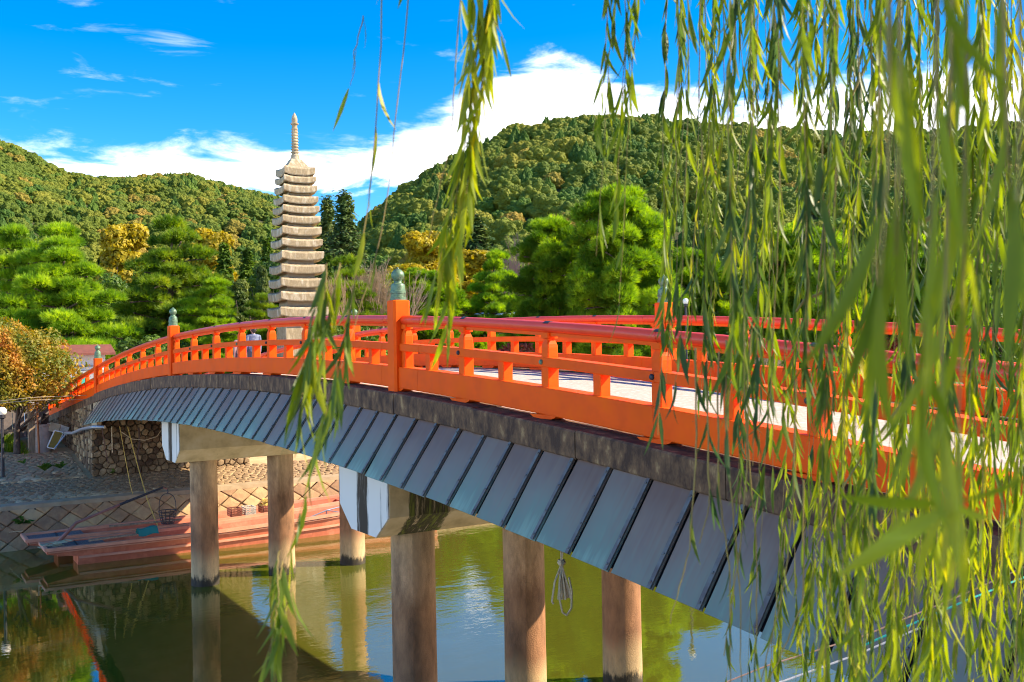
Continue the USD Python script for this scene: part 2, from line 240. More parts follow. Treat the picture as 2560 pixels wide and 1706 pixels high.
PAGODA = mat('weathered_granite', (.52, .42, .27), .9, (.30, .225, .13), 3.4, (1, 1, .35), var2=(.55, .47, .34), bump=.4, bscale=12, detail=6)
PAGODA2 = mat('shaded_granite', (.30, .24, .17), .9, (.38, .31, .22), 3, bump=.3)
COBBLE = obj_mat('river_cobbles', [(0, (.25, .16, .085)), (.4, (.42, .28, .15)), (.7, (.54, .37, .20)), (1, (.64, .47, .27))], .85)
WALLSTONE = obj_mat('dark_wall_stones', [(0, (.075, .042, .024)), (.4, (.17, .105, .055)), (.75, (.27, .18, .095)), (1, (.40, .28, .16))], .85)
DIAMOND = obj_mat('sandstone_blocks', [(0, (.30, .17, .09)), (.5, (.42, .25, .125)), (1, (.52, .35, .17))], .85, 5.0, .7, .5, 14.0)
MORTAR = mat('mortar', (.60, .42, .22), .95, (.48, .32, .155), 3, bump=.5, bscale=25)
JOINT = mat('dark_joint', (.14, .09, .05), .95, (.075, .048, .026), 6)
STRIP = mat('concrete_strip', (.44, .32, .19), .9, (.34, .235, .13), 3, bump=.2)
SAND = mat('sandy_ground', (.40, .33, .22), .95, (.16, .17, .06), .25, var2=(.33, .27, .17), bump=.3, bscale=6)
BED = mat('river_bed', (.07, .06, .03), .95)
HILLSOIL = mat('hill_soil', (.035, .045, .012), .95, (.06, .06, .02), .1)
BOAT = mat('salmon_boat_paint', (.60, .165, .08), .6, (.50, .13, .06), 1.6, (1, 1, 1), var2=(.66, .21, .11), bump=.1, bscale=20)
BOATR = mat('pale_boat_rail', (.74, .33, .20), .5, (.64, .26, .15), 3)
BOATIN = mat('boat_inside_paint', (.54, .135, .075), .6, (.44, .105, .06), 2.5)
GREYWOOD = mat('grey_wood', (.22, .18, .16), .85, (.13, .105, .095), 6, (1, 6, 6), bump=.3)
POLE = mat('reddish_pole_wood', (.30, .12, .085), .5, (.22, .08, .06), 5)
ROPE = mat('pale_rope', (.55, .42, .26), .9, (.40, .29, .17), 30)
ROPEY = mat('yellow_rope', (.62, .42, .10), .9)
BARK = mat('pine_bark', (.12, .075, .05), .95, (.05, .035, .028), 6, (1, 1, .3), var2=(.2, .13, .09), bump=.8, bscale=14)
BAREB = mat('bare_twig_bark', (.50, .36, .22), .9, (.40, .27, .16), 3)
BAREP = mat('pinkish_twig_bark', (.30, .17, .13), .9, (.24, .13, .11), 3)
WOOD = mat('weathered_post_wood', (.36, .26, .17), .9, (.22, .155, .10), 5, (3, 3, .4), bump=.4)
STEEL = mat('grey_steel', (.45, .45, .48), .35, metallic=.7)
WHITE = mat('white_plaster', (.78, .77, .75), .8, (.70, .69, .67), 2)
TILE = mat('grey_roof_tile', (.30, .30, .31), .7, (.22, .22, .23), 8)
REDROOF = mat('red_brown_roof', (.22, .065, .045), .8, (.16, .05, .035), 4)
GLOBE = mat('milk_glass_globe', (.85, .78, .66), .25)
TEAL = mat('teal_cloth', (.03, .28, .24), .8)
SKIN = mat('skin', (.55, .30, .20), .6)
HAIR = mat('dark_hair', (.02, .015, .012), .6)
SHIRT = mat('blue_check_shirt', (.20, .22, .30), .8, (.07, .09, .17), 14)
PINKW = mat('pale_pink_coat', (.42, .24, .22), .8)
TROUSER = mat('dark_trousers', (.05, .05, .07), .8)
BLUEP = mat('blue_painted_metal', (.22, .36, .55), .5)

G = lambda *c: list(zip(np.linspace(0, 1, len(c)), c))
PINE = leaf_mat('pine_needles', G((.10, .21, .014), (.22, .37, .02), (.40, .55, .03), (.52, .62, .05)), .45, .5, .25, .9)
PINEB = leaf_mat('brown_pine_needles', G((.08, .16, .014), (.18, .28, .022), (.33, .42, .035), (.46, .44, .05)), .42, .5, .2, .9)
CEDAR = leaf_mat('cedar_sprays', G((.05, .10, .025), (.09, .14, .03), (.15, .19, .035), (.22, .24, .04)), .2, .6, .2, .5)
BAMBOO = leaf_mat('bamboo_leaves', G((.08, .12, .02), (.15, .19, .035), (.22, .25, .055)), .35)
YELLOW = leaf_mat('yellow_leaves', G((.30, .24, .012), (.48, .37, .015), (.58, .44, .02)), .35)
GREEN = leaf_mat('green_leaves', G((.055, .11, .014), (.12, .20, .02), (.22, .30, .03)), .3)
LIME = leaf_mat('yellow_green_leaves', G((.15, .21, .014), (.26, .32, .018), (.38, .40, .025)), .35)
MAPLE = leaf_mat('turning_maple_leaves', G((.14, .17, .02), (.35, .25, .025), (.46, .22, .03), (.45, .13, .035)), .35, .5, .1, 1.1)
REDSH = leaf_mat('red_shrub_leaves', G((.28, .04, .03), (.36, .09, .05), (.12, .10, .03)), .3)
GRASS = leaf_mat('grass_blades', G((.09, .16, .01), (.18, .27, .015), (.27, .33, .03)), .4)
HILLT = leaf_mat('hill_crowns', G((.105, .15, .018), (.145, .18, .02), (.185, .20, .022), (.225, .225, .026), (.28, .245, .03)), .12, .7, .5, .05, .2)
HILLO = leaf_mat('hill_autumn_crowns', G((.24, .20, .03), (.31, .215, .035), (.34, .28, .04)), .15, .7, .6, .05, .2)
HILLD = leaf_mat('hill_dark_crowns', G((.065, .13, .020), (.10, .175, .022), (.16, .23, .028)), .12, .7, .6, .05, .2)
WILLOWY = leaf_mat('yellowing_willow_leaves', G((.12, .17, .02), (.28, .33, .02), (.46, .44, .03), (.62, .50, .06), (.60, .36, .06)), .5, .42, .2, 1.3, .4)
WILLOW = leaf_mat('willow_leaves', G((.05, .10, .03), (.14, .21, .02), (.26, .33, .02), (.42, .44, .03), (.58, .50, .07)), .5, .42, .2, 1.3, .4)
TWIG = mat('willow_twig_bark', (.30, .22, .05), .6, (.18, .12, .035), 12)
LIMB = mat('willow_limb_bark', (.09, .07, .05), .9, (.05, .04, .03), 5, bump=.6)

# ------------------------------------------------------------------ setting: ground, water, hills
def quad(x0, x1, y0, y1, z, nx=1, ny=1):
    X, Y = np.meshgrid(np.linspace(x0, x1, nx + 1), np.linspace(y0, y1, ny + 1), indexing='ij')
    v = np.stack([X.ravel(), Y.ravel(), np.full(X.size, z)], 1); i = np.arange((nx) * (ny)); a = (i // ny) * (ny + 1) + i % ny
    return v, np.stack([a, a + ny + 1, a + ny + 2, a + 1], 1)
solo('river_bed', quad(-60, 60, -900, 900, -1.6), BED, kind='structure', label='dark bed of the river under the water')
WATER = usdkit.material(stage, '/World/Looks/river_water', {
    'g': ('geometry', {}), 'm': ('mapping', {'scale': (1.0, .55, 1.0), 'rotation': (0, 0, .5)}), 'n1': ('noise_texture', {'scale': 1.1, 'detail': 2.0, 'roughness': .5, 'distortion': .4}), 'n2': ('noise_texture', {'scale': 7.0, 'detail': 3.0, 'roughness': .55}),
    'nm': ('noise_texture', {'scale': .12, 'detail': 2.0}), 'mm': ('map_range', {'from_min': .40, 'from_max': .62, 'to_min': .12, 'to_max': 1.0, 'clamp': True}),
    'a': ('math', {'math_type': 'multiply_add', 'value2': .34}), 'b': ('bump', {'strength': .05, 'distance': .12}), 'bs': ('math', {'math_type': 'multiply', 'value2': .095}),
    'p': ('principled_bsdf', {'base_color': (.085, .088, .008), 'roughness': .010, 'ior': 2.6, 'specular_ior_level': .5})},
    [('g.position', 'm.vector'), ('m.vector', 'n1.vector'), ('m.vector', 'n2.vector'), ('g.position', 'nm.vector'), ('nm.fac', 'mm.value'), ('n2.fac', 'a.value1'), ('n1.fac', 'a.value3'), ('a.value', 'b.height'), ('mm.result', 'bs.value1'), ('bs.value', 'b.strength'), ('b.normal', 'p.normal')], surface='p.BSDF')
solo('river_water', quad(-19.2, 10.6, -900, 900, 0.0), WATER, kind='structure', label='green river water reflecting the sky and bridge')
g = MB()      # island bank: sloped profile swept along the river, then flat to the horizon
prof = [(-19.72, 1.05), (-22.0, 1.42), (-26.0, 1.90), (-29.5, 2.22), (-34, 2.38), (-60, 2.4), (-2500, 2.4)]
ys = [-2500, -60, -30, -15, 0, 15, 30, 60, 2500]
v = A([(x, y, z) for y in ys for x, z in prof]); m = len(prof)
f = A([[i * m + j, i * m + j + 1, (i + 1) * m + j + 1, (i + 1) * m + j] for i in range(len(ys) - 1) for j in range(m - 1)])
solo('ground', (v, f[:, ::-1]), SAND, kind='structure', label='sandy ground of the island beyond the river')
g = MB().add(*quad(10.3, 2500, -2500, 2500, 3.9)); solo('bank_ground', g, SAND, kind='structure', label='ground of the near bank at the bridge end')
g = MB().box((10.45, 0, 1.1), (.3, 1800, 5.55)); solo('near_bank_wall', g, STRIP, label='concrete wall holding up the near bank', cat='wall')

def ridge(az, table): return np.interp(az, [t[0] for t in table][::-1] if table[0][0] > table[-1][0] else [t[0] for t in table], [t[1] for t in table][::-1] if table[0][0] > table[-1][0] else [t[1] for t in table])
def uaz(u): return 147.87 - math.degrees(math.atan((u - 1280) / FPX))
LEFT = [(215, 9), (195, 11), (184, 12)] + [(uaz(u), e) for u, e in ((-200, 12.3), (0, 11.0), (87, 10.3), (163, 9.4), (272, 9.25), (479, 9.65), (598, 9.05), (696, 8.6), (770, 7.9), (860, 6.6), (960, 4.5), (1100, 2.0), (1300, .5))]
RIGHT = [(170, .3), (163, 1.5)] + [(uaz(u), e) for u, e in ((800, 4.0), (880, 6.3), (946, 7.9), (1034, 9.5), (1175, 11.2), (1305, 12.6), (1469, 13.0), (1632, 12.9), (1957, 11.8), (2180, 11.2), (2560, 11.0))] + [(110, 10.5), (95, 8)]
def hill_fun(table, foot, top, back, treeh):
    def h(az, r):
        e = np.radians(ridge(az, table)); H = np.tan(e) * top + C[2] - treeh
        t = np.clip((r - foot) / (top - foot), 0, 1); u = np.clip((r - top) / (back - top), 0, 1)
        prof = np.sin(t * np.pi / 2) ** 1.05 * (1 - u ** 1.5)
        p = np.stack([np.cos(np.radians(az)) * r, np.sin(np.radians(az)) * r, 0 * r], -1)
        bump = (meshkit.fbm(p / 55.0, 3, 5) - .5) * 16 * np.clip(t * 2, 0, 1) * np.clip((1 - t) * 4, 0, 1)
        return np.maximum(2.1, 2.1 + np.maximum(H - 2.1, 0) * prof * np.where(r < top, r / top, 1) + bump * np.clip(H / 40, 0, 1))
    return h
HL, HR = hill_fun(LEFT, 190, 470, 800, 4.6), hill_fun(RIGHT, 112, 300, 560, 5.2)
def hill_mesh(h, a0, a1, r0, r1, na, nr):
    az, r = np.meshgrid(np.linspace(a0, a1, na), np.linspace(r0, r1, nr), indexing='ij'); z = h(az, r)
    v = np.stack([C[0] + np.cos(np.radians(az)) * r, C[1] + np.sin(np.radians(az)) * r, z], -1).reshape(-1, 3)
    i, j = np.meshgrid(np.arange(na - 1), np.arange(nr - 1), indexing='ij'); a = (i * nr + j).ravel()
    return v, np.stack([a, a + nr, a + nr + 1, a + 1], 1)
solo('hill', hill_mesh(HL, 150, 215, 185, 800, 90, 70), HILLSOIL, True, kind='structure', label='left wooded hill behind the pagoda')
solo('hill', hill_mesh(HR, 95, 168, 108, 560, 110, 70), HILLSOIL, True, kind='structure', label='right wooded hill behind the bridge')

# ------------------------------------------------------------------ bridge
XC, KA, XE = -5.712, .003462, 16.4
def zr(x):        # height of the top of the railing over the water
    d = abs(x - XC); return 6.0 - KA * d * d if d <= XE else 6.0 - KA * XE * XE - 2 * KA * XE * (d - XE)
W = 4.52; DS = 1.7366
BX0, BX1 = -21.3, 10.2     # span of curb
bridge = thing('arched_bridge', (XC, W / 2, 0), 'vermilion arched bridge on concrete pillars across the river', 'bridge')
xs_fine = lambda a, b, n=None: np.linspace(a, b, n or max(2, int(abs(b - a) / .6) + 1))
def rect(y0, y1, z0, z1, c=.0):
    return [(y0 + c, z0), (y1 - c, z0), (y1, z0 + c), (y1, z1 - c), (y1 - c, z1), (y0 + c, z1), (y0, z1 - c), (y0, z0 + c)] if c else [(y0, z0), (y1, z0), (y1, z1), (y0, z1)]
part(bridge, 'deck', MB().sweepx(rect(.12, W - .12, -1.24, -1.0), xs_fine(-41, 15), zr), DECK)
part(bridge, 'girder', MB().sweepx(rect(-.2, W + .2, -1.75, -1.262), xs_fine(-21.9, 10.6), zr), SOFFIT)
# curb stones
e = np.arange(BX0, BX1 + .1, 1.97)
for a, b in zip(e[:-1], e[1:]):
    for side in (0, 1):
        p = rect(-.30, .118, -1.26, -.99, .018); j = rng.uniform(-.006, .006)
        if side: p = [(W - y, z) for y, z in p][::-1]
        part(bridge, 'curb_stone', MB().sweepx([(y + j, z + j) for y, z in p], xs_fine(a + .004, b - .004, 4), zr), CURB)
part(bridge, 'ramp_curb', MB().sweepx(rect(-.21, .116, -1.268, -.992, .015), xs_fine(-40.5, BX0 - .006), zr), CURB)
# copper skirt: panels sloping outwards under the curb, with seams and rivets
PY0, PZ0, PY1, PZ1 = -.27, -1.262, -.755, -1.975
pe = np.arange(-20.45, 10.3, .55)
sl = A([PY1 - PY0, PZ1 - PZ0]); sl = sl / np.linalg.norm(sl); nrm = A([sl[1], -sl[0]]); nrm = nrm * np.sign(-nrm[0])
for a, b in zip(pe[:-1], pe[1:]):
    r = rng.uniform(-.007, .007, 4); q = []
    for x in (a + .006, (a + b) / 2, b - .028):
        bow = .005 if x == (a + b) / 2 else 0
        row = []
        for t, dy in ((0, r[0]), (.5, bow), (1, r[1])):
            y, z = PY0 + (PY1 - PY0) * t + nrm[0] * (dy + bow), PZ0 + (PZ1 - PZ0) * t + nrm[1] * (dy + bow) + (r[2] if t == 1 else 0)
            row.append((x + .04 * 0, y, zr(x) + z))
        q.append(row)
    q = A(q); th = A([0, -nrm[0], -nrm[1]]) * .012
    top = q.reshape(-1, 3); vv = np.vstack([top, top + th]); ff = []
    for i in range(2):
        for j in range(2):
            k = i * 3 + j; ff.append([k, k + 3, k + 4, k + 1]); ff.append([9 + k, 9 + k + 1, 9 + k + 4, 9 + k + 3])
    loop = [0, 1, 2, 5, 8, 7, 6, 3]
    for k in range(8): i, j = loop[k], loop[(k + 1) % 8]; ff.append([i, j, j + 9, i + 9])
    part(bridge, 'copper_panel', (vv, A(ff)), COPPER)
def slope_pt(x, t, h): return A([x, PY0 + (PY1 - PY0) * t + nrm[0] * h, zr(x) + PZ0 + (PZ1 - PZ0) * t + nrm[1] * h])
under = MB()
for x in pe:
    mb = MB(); w0, w1, h = x - .070, x - .028, .024
    mb.loft([[slope_pt(w0, t, .012), slope_pt(w1, t, .012), slope_pt(w1, t, h), slope_pt(w0, t, h)] for t in (0.0, .5, 1.0)])
    for t in (.06, .35, .66, .94):
        c = slope_pt(x - .049, t, h); n3 = A([0, nrm[0], nrm[1]]); u3 = A([1., 0, 0]); w3 = np.cross(n3, u3)
        a = np.linspace(0, 2 * np.pi, 6, endpoint=False)
        mb.loft([c + .014 * (np.cos(a)[:, None] * u3 + np.sin(a)[:, None] * w3), c + n3 * .008 + .009 * (np.cos(a)[:, None] * u3 + np.sin(a)[:, None] * w3)])
    part(bridge, 'copper_seam', mb, SEAM)
under.sweepx([(PY0 + .05, PZ0), (PY0 + .08, PZ0), (PY1 + .085, PZ1 + .01), (PY1 + .055, PZ1 + .012)], xs_fine(-20.45, 10.2), zr)
part(bridge, 'skirt_backing', under, DARK)
part(bridge, 'copper_skirt', MB().sweepx([(W + .27, PZ0), (W + .755, PZ1), (W + .73, PZ1), (W + .25, PZ0)], xs_fine(-20.45, 10.2), zr), COPPER)
# piers
for px in (-11.75, -.80):
    ring = [(-.83, 3.235), (-.83, 4.1), (.83, 4.1), (.83, 3.235), (.42, 2.92), (-.42, 2.92)]
    cp = MB().loft([[(px + x, y, z) for x, z in ring] for y in (-.22, W + .22)]); part(bridge, 'pier_cap', cp, CAP)
    part(bridge, 'cap_end', MB().loft([[(px + x * .985, y, 3.2 + (z - 3.2) * .985) for x, z in ring] for y in (-.238, -.222)]), CAPEND)
    for py in (.5, 2.35, 4.2):
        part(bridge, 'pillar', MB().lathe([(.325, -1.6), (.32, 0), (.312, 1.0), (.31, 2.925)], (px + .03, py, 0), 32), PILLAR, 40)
# railings
def railing(y, s, x0, x1):
    rl = group_part(bridge, 'railing')
    mains = [-22.1, -12.16, 0.0, 10.6]
    cuts = sorted([x0, x1] + [m + d for m in mains for d in (-.42, .66)] + [-17.1, -6.1, 5.2, -31, -36]); cuts = [c for c in cuts if x0 <= c <= x1]
    tb = [(.062 * math.cos(a), -.062 + .062 * math.sin(a)) for a in np.linspace(0, 2 * np.pi, 14, endpoint=False)]
    for a, b in zip(cuts[:-1], cuts[1:]):
        xx = xs_fine(a + .003, b - .003)
        part(rl, 'top_rail', MB().sweepx(tb, xx, zr, y), VERMB, 50)
        part(rl, 'middle_rail', MB().sweepx(rect(-.082, .082, -.466, -.366, .008), xx, zr, y), VERM)
        part(rl, 'bottom_rail', MB().sweepx(rect(-.10, .10, -.95, -.672, .010), xx, zr, y), VERM)
        under = MB().sweepx(rect(-.035, .035, -.150, -.115), xx, zr, y); part(rl, 'rail_batten', under, VERM)
    n0, n1 = math.ceil((x0 + .3) / DS), math.floor((x1 - .3) / DS)
    for n in range(n0, n1 + 1):
        x = n * DS
        if not any(abs(x - m) < .4 for m in mains):
            z = zr(x); h = .066
            mb = MB().sq(x, y, [(z - .37, h), (z - .27, h), (z - .235, h * .92), (z - .195, h * .7), (z - .180, h * .66), (z - .176, h * .98), (z - .118, h * 1.02)]); part(rl, 'baluster', mb, VERM)
            part(rl, 'strut', MB().sq(x, y, [(z - .69, h), (z - .464, h)], .006), VERM)
            a = np.linspace(0, 2 * np.pi, 10, endpoint=False)
            part(rl, 'bolt', MB().loft([[(x - .035 + r * math.cos(t), y - s * d, z - .416 + r * math.sin(t)) for t in (a if s > 0 else -a)] for r, d in ((.028, .078), (.028, .090), (.019, .102), (.006, .106))]), BRONZE if n % 3 == 2 else IRON)
            mb = MB(); th = np.linspace(math.pi * .22, math.pi * .78, 5)
            mb.loft([[(x + dx + .062 * 0, y + .066 * math.cos(t), zr(x + dx) - .062 + .066 * math.sin(t)) for t in th] + [(x + dx, y + .0605 * math.cos(t), zr(x + dx) - .062 + .0605 * math.sin(t)) for t in th[::-1]] for dx in (-.045, .045)])
            part(rl, 'iron_strap', mb, IRON)
        if not any(abs(x + DS / 2 - m) < .35 for m in mains) and x + DS / 2 < x1:
            xm = x + DS / 2; part(rl, 'strut', MB().sq(xm, y, [(zr(xm) - .69, .06), (zr(xm) - .464, .06)], .006), VERM)
        if x > BX0 - 1:   # rounded saddle blocks between the bottom rail and the curb
            z = zr(x); k = np.linspace(-1, 1, 9)
            ring = [(x + .24 * q, z - .952) for q in k] + [(x + .24 * math.copysign(abs(q) ** .8, q), z - .994 + .038 * max(0, abs(q) - .62) / .38) for q in k[::-1]]
            mb = MB(); mb.loft([[(a_, y + yy, b_) for a_, b_ in ring] for yy in (-.095, .095)]); part(rl, 'saddle_block', mb, VERM)
    for m in mains:
        if not x0 < m < x1: continue
        z = zr(m); py = y - s * .03
        npst = group_part(bridge, 'main_post') if False else None
        mb = MB().sq(m, py, [(z - 1.0, .122), (z + .185, .118), (z + .198, .106)], .028); pp = part(bridge, 'main_post', mb, VERM)
        cp = MB().lathe([(r_ * .83, z_) for r_, z_ in [(.10, .190), (.128, .196), (.128, .235), (.118, .24), (.118, .285), (.126, .29), (.126, .318), (.117, .324), (.113, .385), (.10, .41), (.066, .425), (.060, .445), (.072, .455), (.060, .462), (.088, .485), (.104, .515), (.104, .54), (.09, .57), (.055, .598), (.02, .612), (.008, .635)]], (m, py, z), 18)
        part(pp, 'bronze_cap', cp, BRONZE, 35)
        for d in (-1, 1):
            h = .06; x = m + d * .185; zz = zr(x)
            mb = MB().sq(x, y, [(zz - .69, h), (zz - .27, h), (zz - .235, h * .9), (zz - .195, h * .7), (zz - .18, h * .66), (zz - .176, h), (zz - .118, h)]); part(rl, 'baluster', mb, VERM)
railing(0.0, 1, -39.5, 13.5)
railing(W, -1, -39.5, 13.5)

# ------------------------------------------------------------------ embankment, abutment
def stones_on(parent, poly, o, eu, ev, en, size, mat_, name='stone', seed=0, dome=.5, gap=.012, keep=300, prof=((1, 0), (.93, .5), (.7, .85)), jit=.32, flat=1.0):
    """Irregular stones filling a polygon of the plane (o, eu, ev): one part each for the ones nearest the camera, the others joined."""
    r = np.random.default_rng(seed); x0, y0, x1, y1 = poly.bounds
    pts = []
    ny = int((y1 - y0) / (size * .87)) + 5; nx = int((x1 - x0) / size) + 5
    for j in range(-2, ny):
        for i in range(-2, nx):
            pts.append((x0 + (i + .5 * (j % 2)) * size + r.uniform(-jit, jit) * size, y0 + j * size * .87 + r.uniform(-jit, jit) * size * .8))
    vor = Voronoi(A(pts)); out = []
    for reg in vor.point_region:
        ids = vor.regions[reg]
        if len(ids) < 3 or -1 in ids: continue
        pg = Polygon(vor.vertices[ids]).intersection(poly)
        if pg.is_empty or pg.geom_type != 'Polygon': continue
        pg = pg.buffer(-gap - size * .10).buffer(size * .10, quad_segs=2).simplify(size * .035)
        if pg.is_empty or pg.geom_type != 'Polygon' or pg.area < size * size * .10: continue
        ring = A(pg.exterior.coords)[:-1]; c = ring.mean(0); hgt = dome * size * r.uniform(.7, 1.25); rings = []
        tilt = r.normal(0, .06, 2)
        for k, h in ((1.0, -.06 / max(hgt, .01)),) + tuple(prof):
            q = c + (ring - c) * k; hh = h * hgt + ((q - c) @ tilt) * (h > 0)
            rings.append(A(o) + q[:, :1] * A(eu) + q[:, 1:] * A(ev) + np.broadcast_to(hh, len(q))[:, None] * A(en) if np.ndim(hh) else A(o) + q[:, :1] * A(eu) + q[:, 1:] * A(ev) + hh * A(en))
        m = MB().loft(rings, cap=True); out.append((np.linalg.norm(rings[0].mean(0) - C), m))
    out.sort(key=lambda t: t[0]); rest = MB()
    for i, (_, m) in enumerate(out):
        if i < keep: part(parent, name, m, mat_, 35)
        else: rest.add(*m.get())
    if rest.n: tag(part(parent, 'small_' + name, rest, mat_, 35), kind='stuff')
    return len(out)
WX0, WX1, WZ1 = -18.9, -19.42, 1.15       # wall foot, wall top
wall = thing('embankment_wall', (-19.1, 0, 0), 'sloping stone river wall of diamond-set blocks behind the boats', 'wall')
part(wall, 'backing', MB().loft([[(WX0 - .10 + .2, y, -.6), (WX1 - .06, y, WZ1), (-19.75, y, WZ1 - .01), (-19.75, y, -.6)] for y in (-40, 60)]), JOINT)
part(wall, 'coping', MB().loft([[(WX1 + .03, y, WZ1 - .10), (WX1 + .0, y, WZ1 + .02), (-19.78, y, WZ1 + .05), (-19.78, y, WZ1 - .10)] for y in np.linspace(-40, 60, 60)]), STRIP)
ew = A([WX1 - WX0, 0, WZ1]); wh = np.linalg.norm(ew); ew /= wh; ewn = A([ew[2], 0, -ew[0]])
r2 = np.random.default_rng(3); lim = sbox(-9.5, -.35, 16, wh - .10)
for i in range(-16, 27):
    for j in range(-1, 7):
        cx, cy = i * .66 + (.33 if j % 2 else 0), -.30 + j * .25
        pg = Polygon([(cx - .33, cy), (cx, cy - .25), (cx + .33, cy), (cx, cy + .25)]).intersection(lim)
        if pg.is_empty or pg.area < .02: continue
        pg = pg.buffer(-.022).buffer(.014, quad_segs=1)
        ring = A(pg.exterior.coords)[:-1] + r2.normal(0, .008, (len(pg.exterior.coords) - 1, 2)); c = ring.mean(0); hgt = r2.uniform(.02, .06); tl = r2.normal(0, .05, 2)
        rs = []
        for k, h in ((1, -.08), (1, hgt * .45), (.9, hgt), (.45, hgt + r2.uniform(0, .02))):
            q = c + (ring - c) * k; hh = h + ((q - c) @ tl if h > 0 else 0)
            rs.append(A([WX0, 0, 0]) + q[:, :1] * A([0, 1, 0]) + q[:, 1:] * ew + np.reshape(hh, (-1, 1)) * ewn)
        part(wall, 'block', MB().loft(rs), DIAMOND, 30)
slope = thing('cobbled_slope', (-21, -2, 1.2), 'gently sloping bank paved with round river cobbles in mortar', 'paving')
part(slope, 'mortar_bed', MB().add(A([(-19.76, -25, 1.165), (-19.76, 40, 1.165), (-22.0, 40, 1.50), (-22.0, -25, 1.50), (-26.0, -25, 1.98), (-26.0, 40, 1.98), (-27.2, 40, 2.04), (-27.2, -25, 2.04)]), A([[0, 1, 2, 3], [3, 2, 5, 4], [4, 5, 6, 7]])), MORTAR)
sv = A([-2.24, 0, .335]); sl_ = np.linalg.norm(sv); sv /= sl_; sn = A([-sv[2] * -1, 0, 0]); sn = np.cross([0, 1, 0], sv); sn = sn * np.sign(sn[2])
stones_on(slope, sbox(-7.5, .02, 13, sl_), (-19.76, 0, 1.165), (0, 1, 0), sv, sn, .24, COBBLE, 'cobble', 5, .16, .02, 150)
sv2 = A([-4.0, 0, .48]); sl2 = np.linalg.norm(sv2); sv2 /= sl2; sn2 = np.cross([0, 1, 0], sv2); sn2 = sn2 * np.sign(sn2[2])
stones_on(slope, sbox(-7.5, .0, -.4, sl2), (-22.0, 0, 1.50), (0, 1, 0), sv2, sn2, .26, COBBLE, 'cobble', 6, .2, .014, 150)
ab = thing('stone_abutment', (-30, W / 2, 1.3), 'rubble stone abutment carrying the far end of the red bridge', 'wall')
AX = -22.0
pts = [(-41, zr(-41) - 1.27)] + [(x, zr(x) - 1.27) for x in np.linspace(-40, AX - .02, 12)]
core = MB(); ring = [(AX - .02, 1.2)] + [(x, z) for x, z in pts[::-1]] + [(-41, 1.2)]
core.loft([[(x, y, z) for x, z in ring] for y in (-.2, W + .2)]); part(ab, 'core', core, JOINT)
stones_on(ab, sbox(-.3, 1.45, W + .3, 3.55), (AX, 0, 0), (0, 1, 0), (0, 0, 1), (1, 0, 0), .22, WALLSTONE, 'stone', 8, .28, .01, 150)
sp = Polygon([(AX, 1.45), (AX, zr(AX) - 1.22), (-30, zr(-30) - 1.22), (-34, zr(-34) - 1.20), (-34, 2.3)])
stones_on(ab, sp, (0, -.2, 0), (1, 0, 0), (0, 0, 1), (0, -1, 0), .26, WALLSTONE, 'stone', 9, .25, .008, 150)
part(ab, 'concrete_haunch', MB().loft([[(x, y, z) for x, z in ((-20.35, zr(-20.35) - 1.27), (-21.6, zr(-21.6) - 1.27), (-22.05, 3.05), (-21.2, 3.05))] for y in (-.27, -.14)]), STRIP)
rab = thing('near_abutment', (11, W / 2, 0), 'concrete abutment at the near end of the bridge', 'wall')
part(rab, 'block', MB().box((11.2, W / 2, 1.6), (1.2, W + .2, 4.4)), STRIP)

# ------------------------------------------------------------------ pagoda
pg0 = A([-37.1, 12.12, 2.4]); PD = 51.0
zy = lambda y: C[2] + (871.3 - y) / FPX * PD
pagoda = thing('stone_pagoda', pg0, 'tall thirteen-storey stone pagoda standing among the pines', 'pagoda')
prot = math.radians(159.9 + 17) + math.pi / 2
def pg(pts):   # local square coordinates to world
    c_, s_ = math.cos(prot), math.sin(prot); p = A(pts, float); return np.stack([pg0[0] + p[:, 0] * c_ - p[:, 1] * s_, pg0[1] + p[:, 0] * s_ + p[:, 1] * c_, p[:, 2]], 1)
tops = [420, 443, 466, 493, 517, 542, 569, 599.5, 630, 663, 697, 730, 768]; bots = [442.8, 461.8, 486.3, 513.2, 537, 562.7, 592.4, 620.9, 653.7, 686.6, 721, 754.6, 794]
def sqring(h, z, rise=0.0, n=6, hr=None):
    t = np.linspace(-1, 1, n, endpoint=False); rs = []
    for k in range(4):
        for q in t:
            p = [(q, -1), (1, q), (-q, 1), (-1, -q)][k]; rs.append((p[0] * h, p[1] * h, z + rise * abs(q) ** 3))
    return pg(rs)
for i, (a, b) in enumerate(zip(tops, bots)):
    hw = (.80 + (1.245 - .80) * i / 12); zt, zb = zy(a), zy(b); th = (zt - zb); ri = .10
    zb += .03; zt -= .10
    m = MB().loft([sqring(hw * .64, zb - .01), sqring(hw * .94, zb - .09 + .0, ri), sqring(hw * .985, zb - .04, ri), sqring(hw, zt - .10, ri), sqring(hw * .97, zt - .06, ri), sqring(hw * .72, zt + .06, .0), sqring(hw * .66, zt + .10)])
    part(pagoda, 'roof', m, PAGODA, 25)
    nb = zy(tops[i + 1]) if i < 12 else zy(845)
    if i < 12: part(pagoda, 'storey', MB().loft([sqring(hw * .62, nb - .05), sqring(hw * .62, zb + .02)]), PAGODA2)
part(pagoda, 'upper_roof', MB().loft([sqring(.52, zy(420)), sqring(.40, zy(412)), sqring(.30, zy(405)), sqring(.27, zy(401))]), PAGODA, 25)
part(pagoda, 'body', MB().loft([sqring(.87, 3.55), sqring(.87, zy(792))]), PAGODA)
part(pagoda, 'base', MB().loft([sqring(1.5, 2.3), sqring(1.5, 3.0), sqring(1.42, 3.04), sqring(1.15, 3.06), sqring(1.12, 3.56)]), PAGODA)
fz = zy(402); fin = [(.24, fz - .05), (.24, fz + .1), (.20, fz + .12), (.20, fz + .25), (.155, fz + .3)]
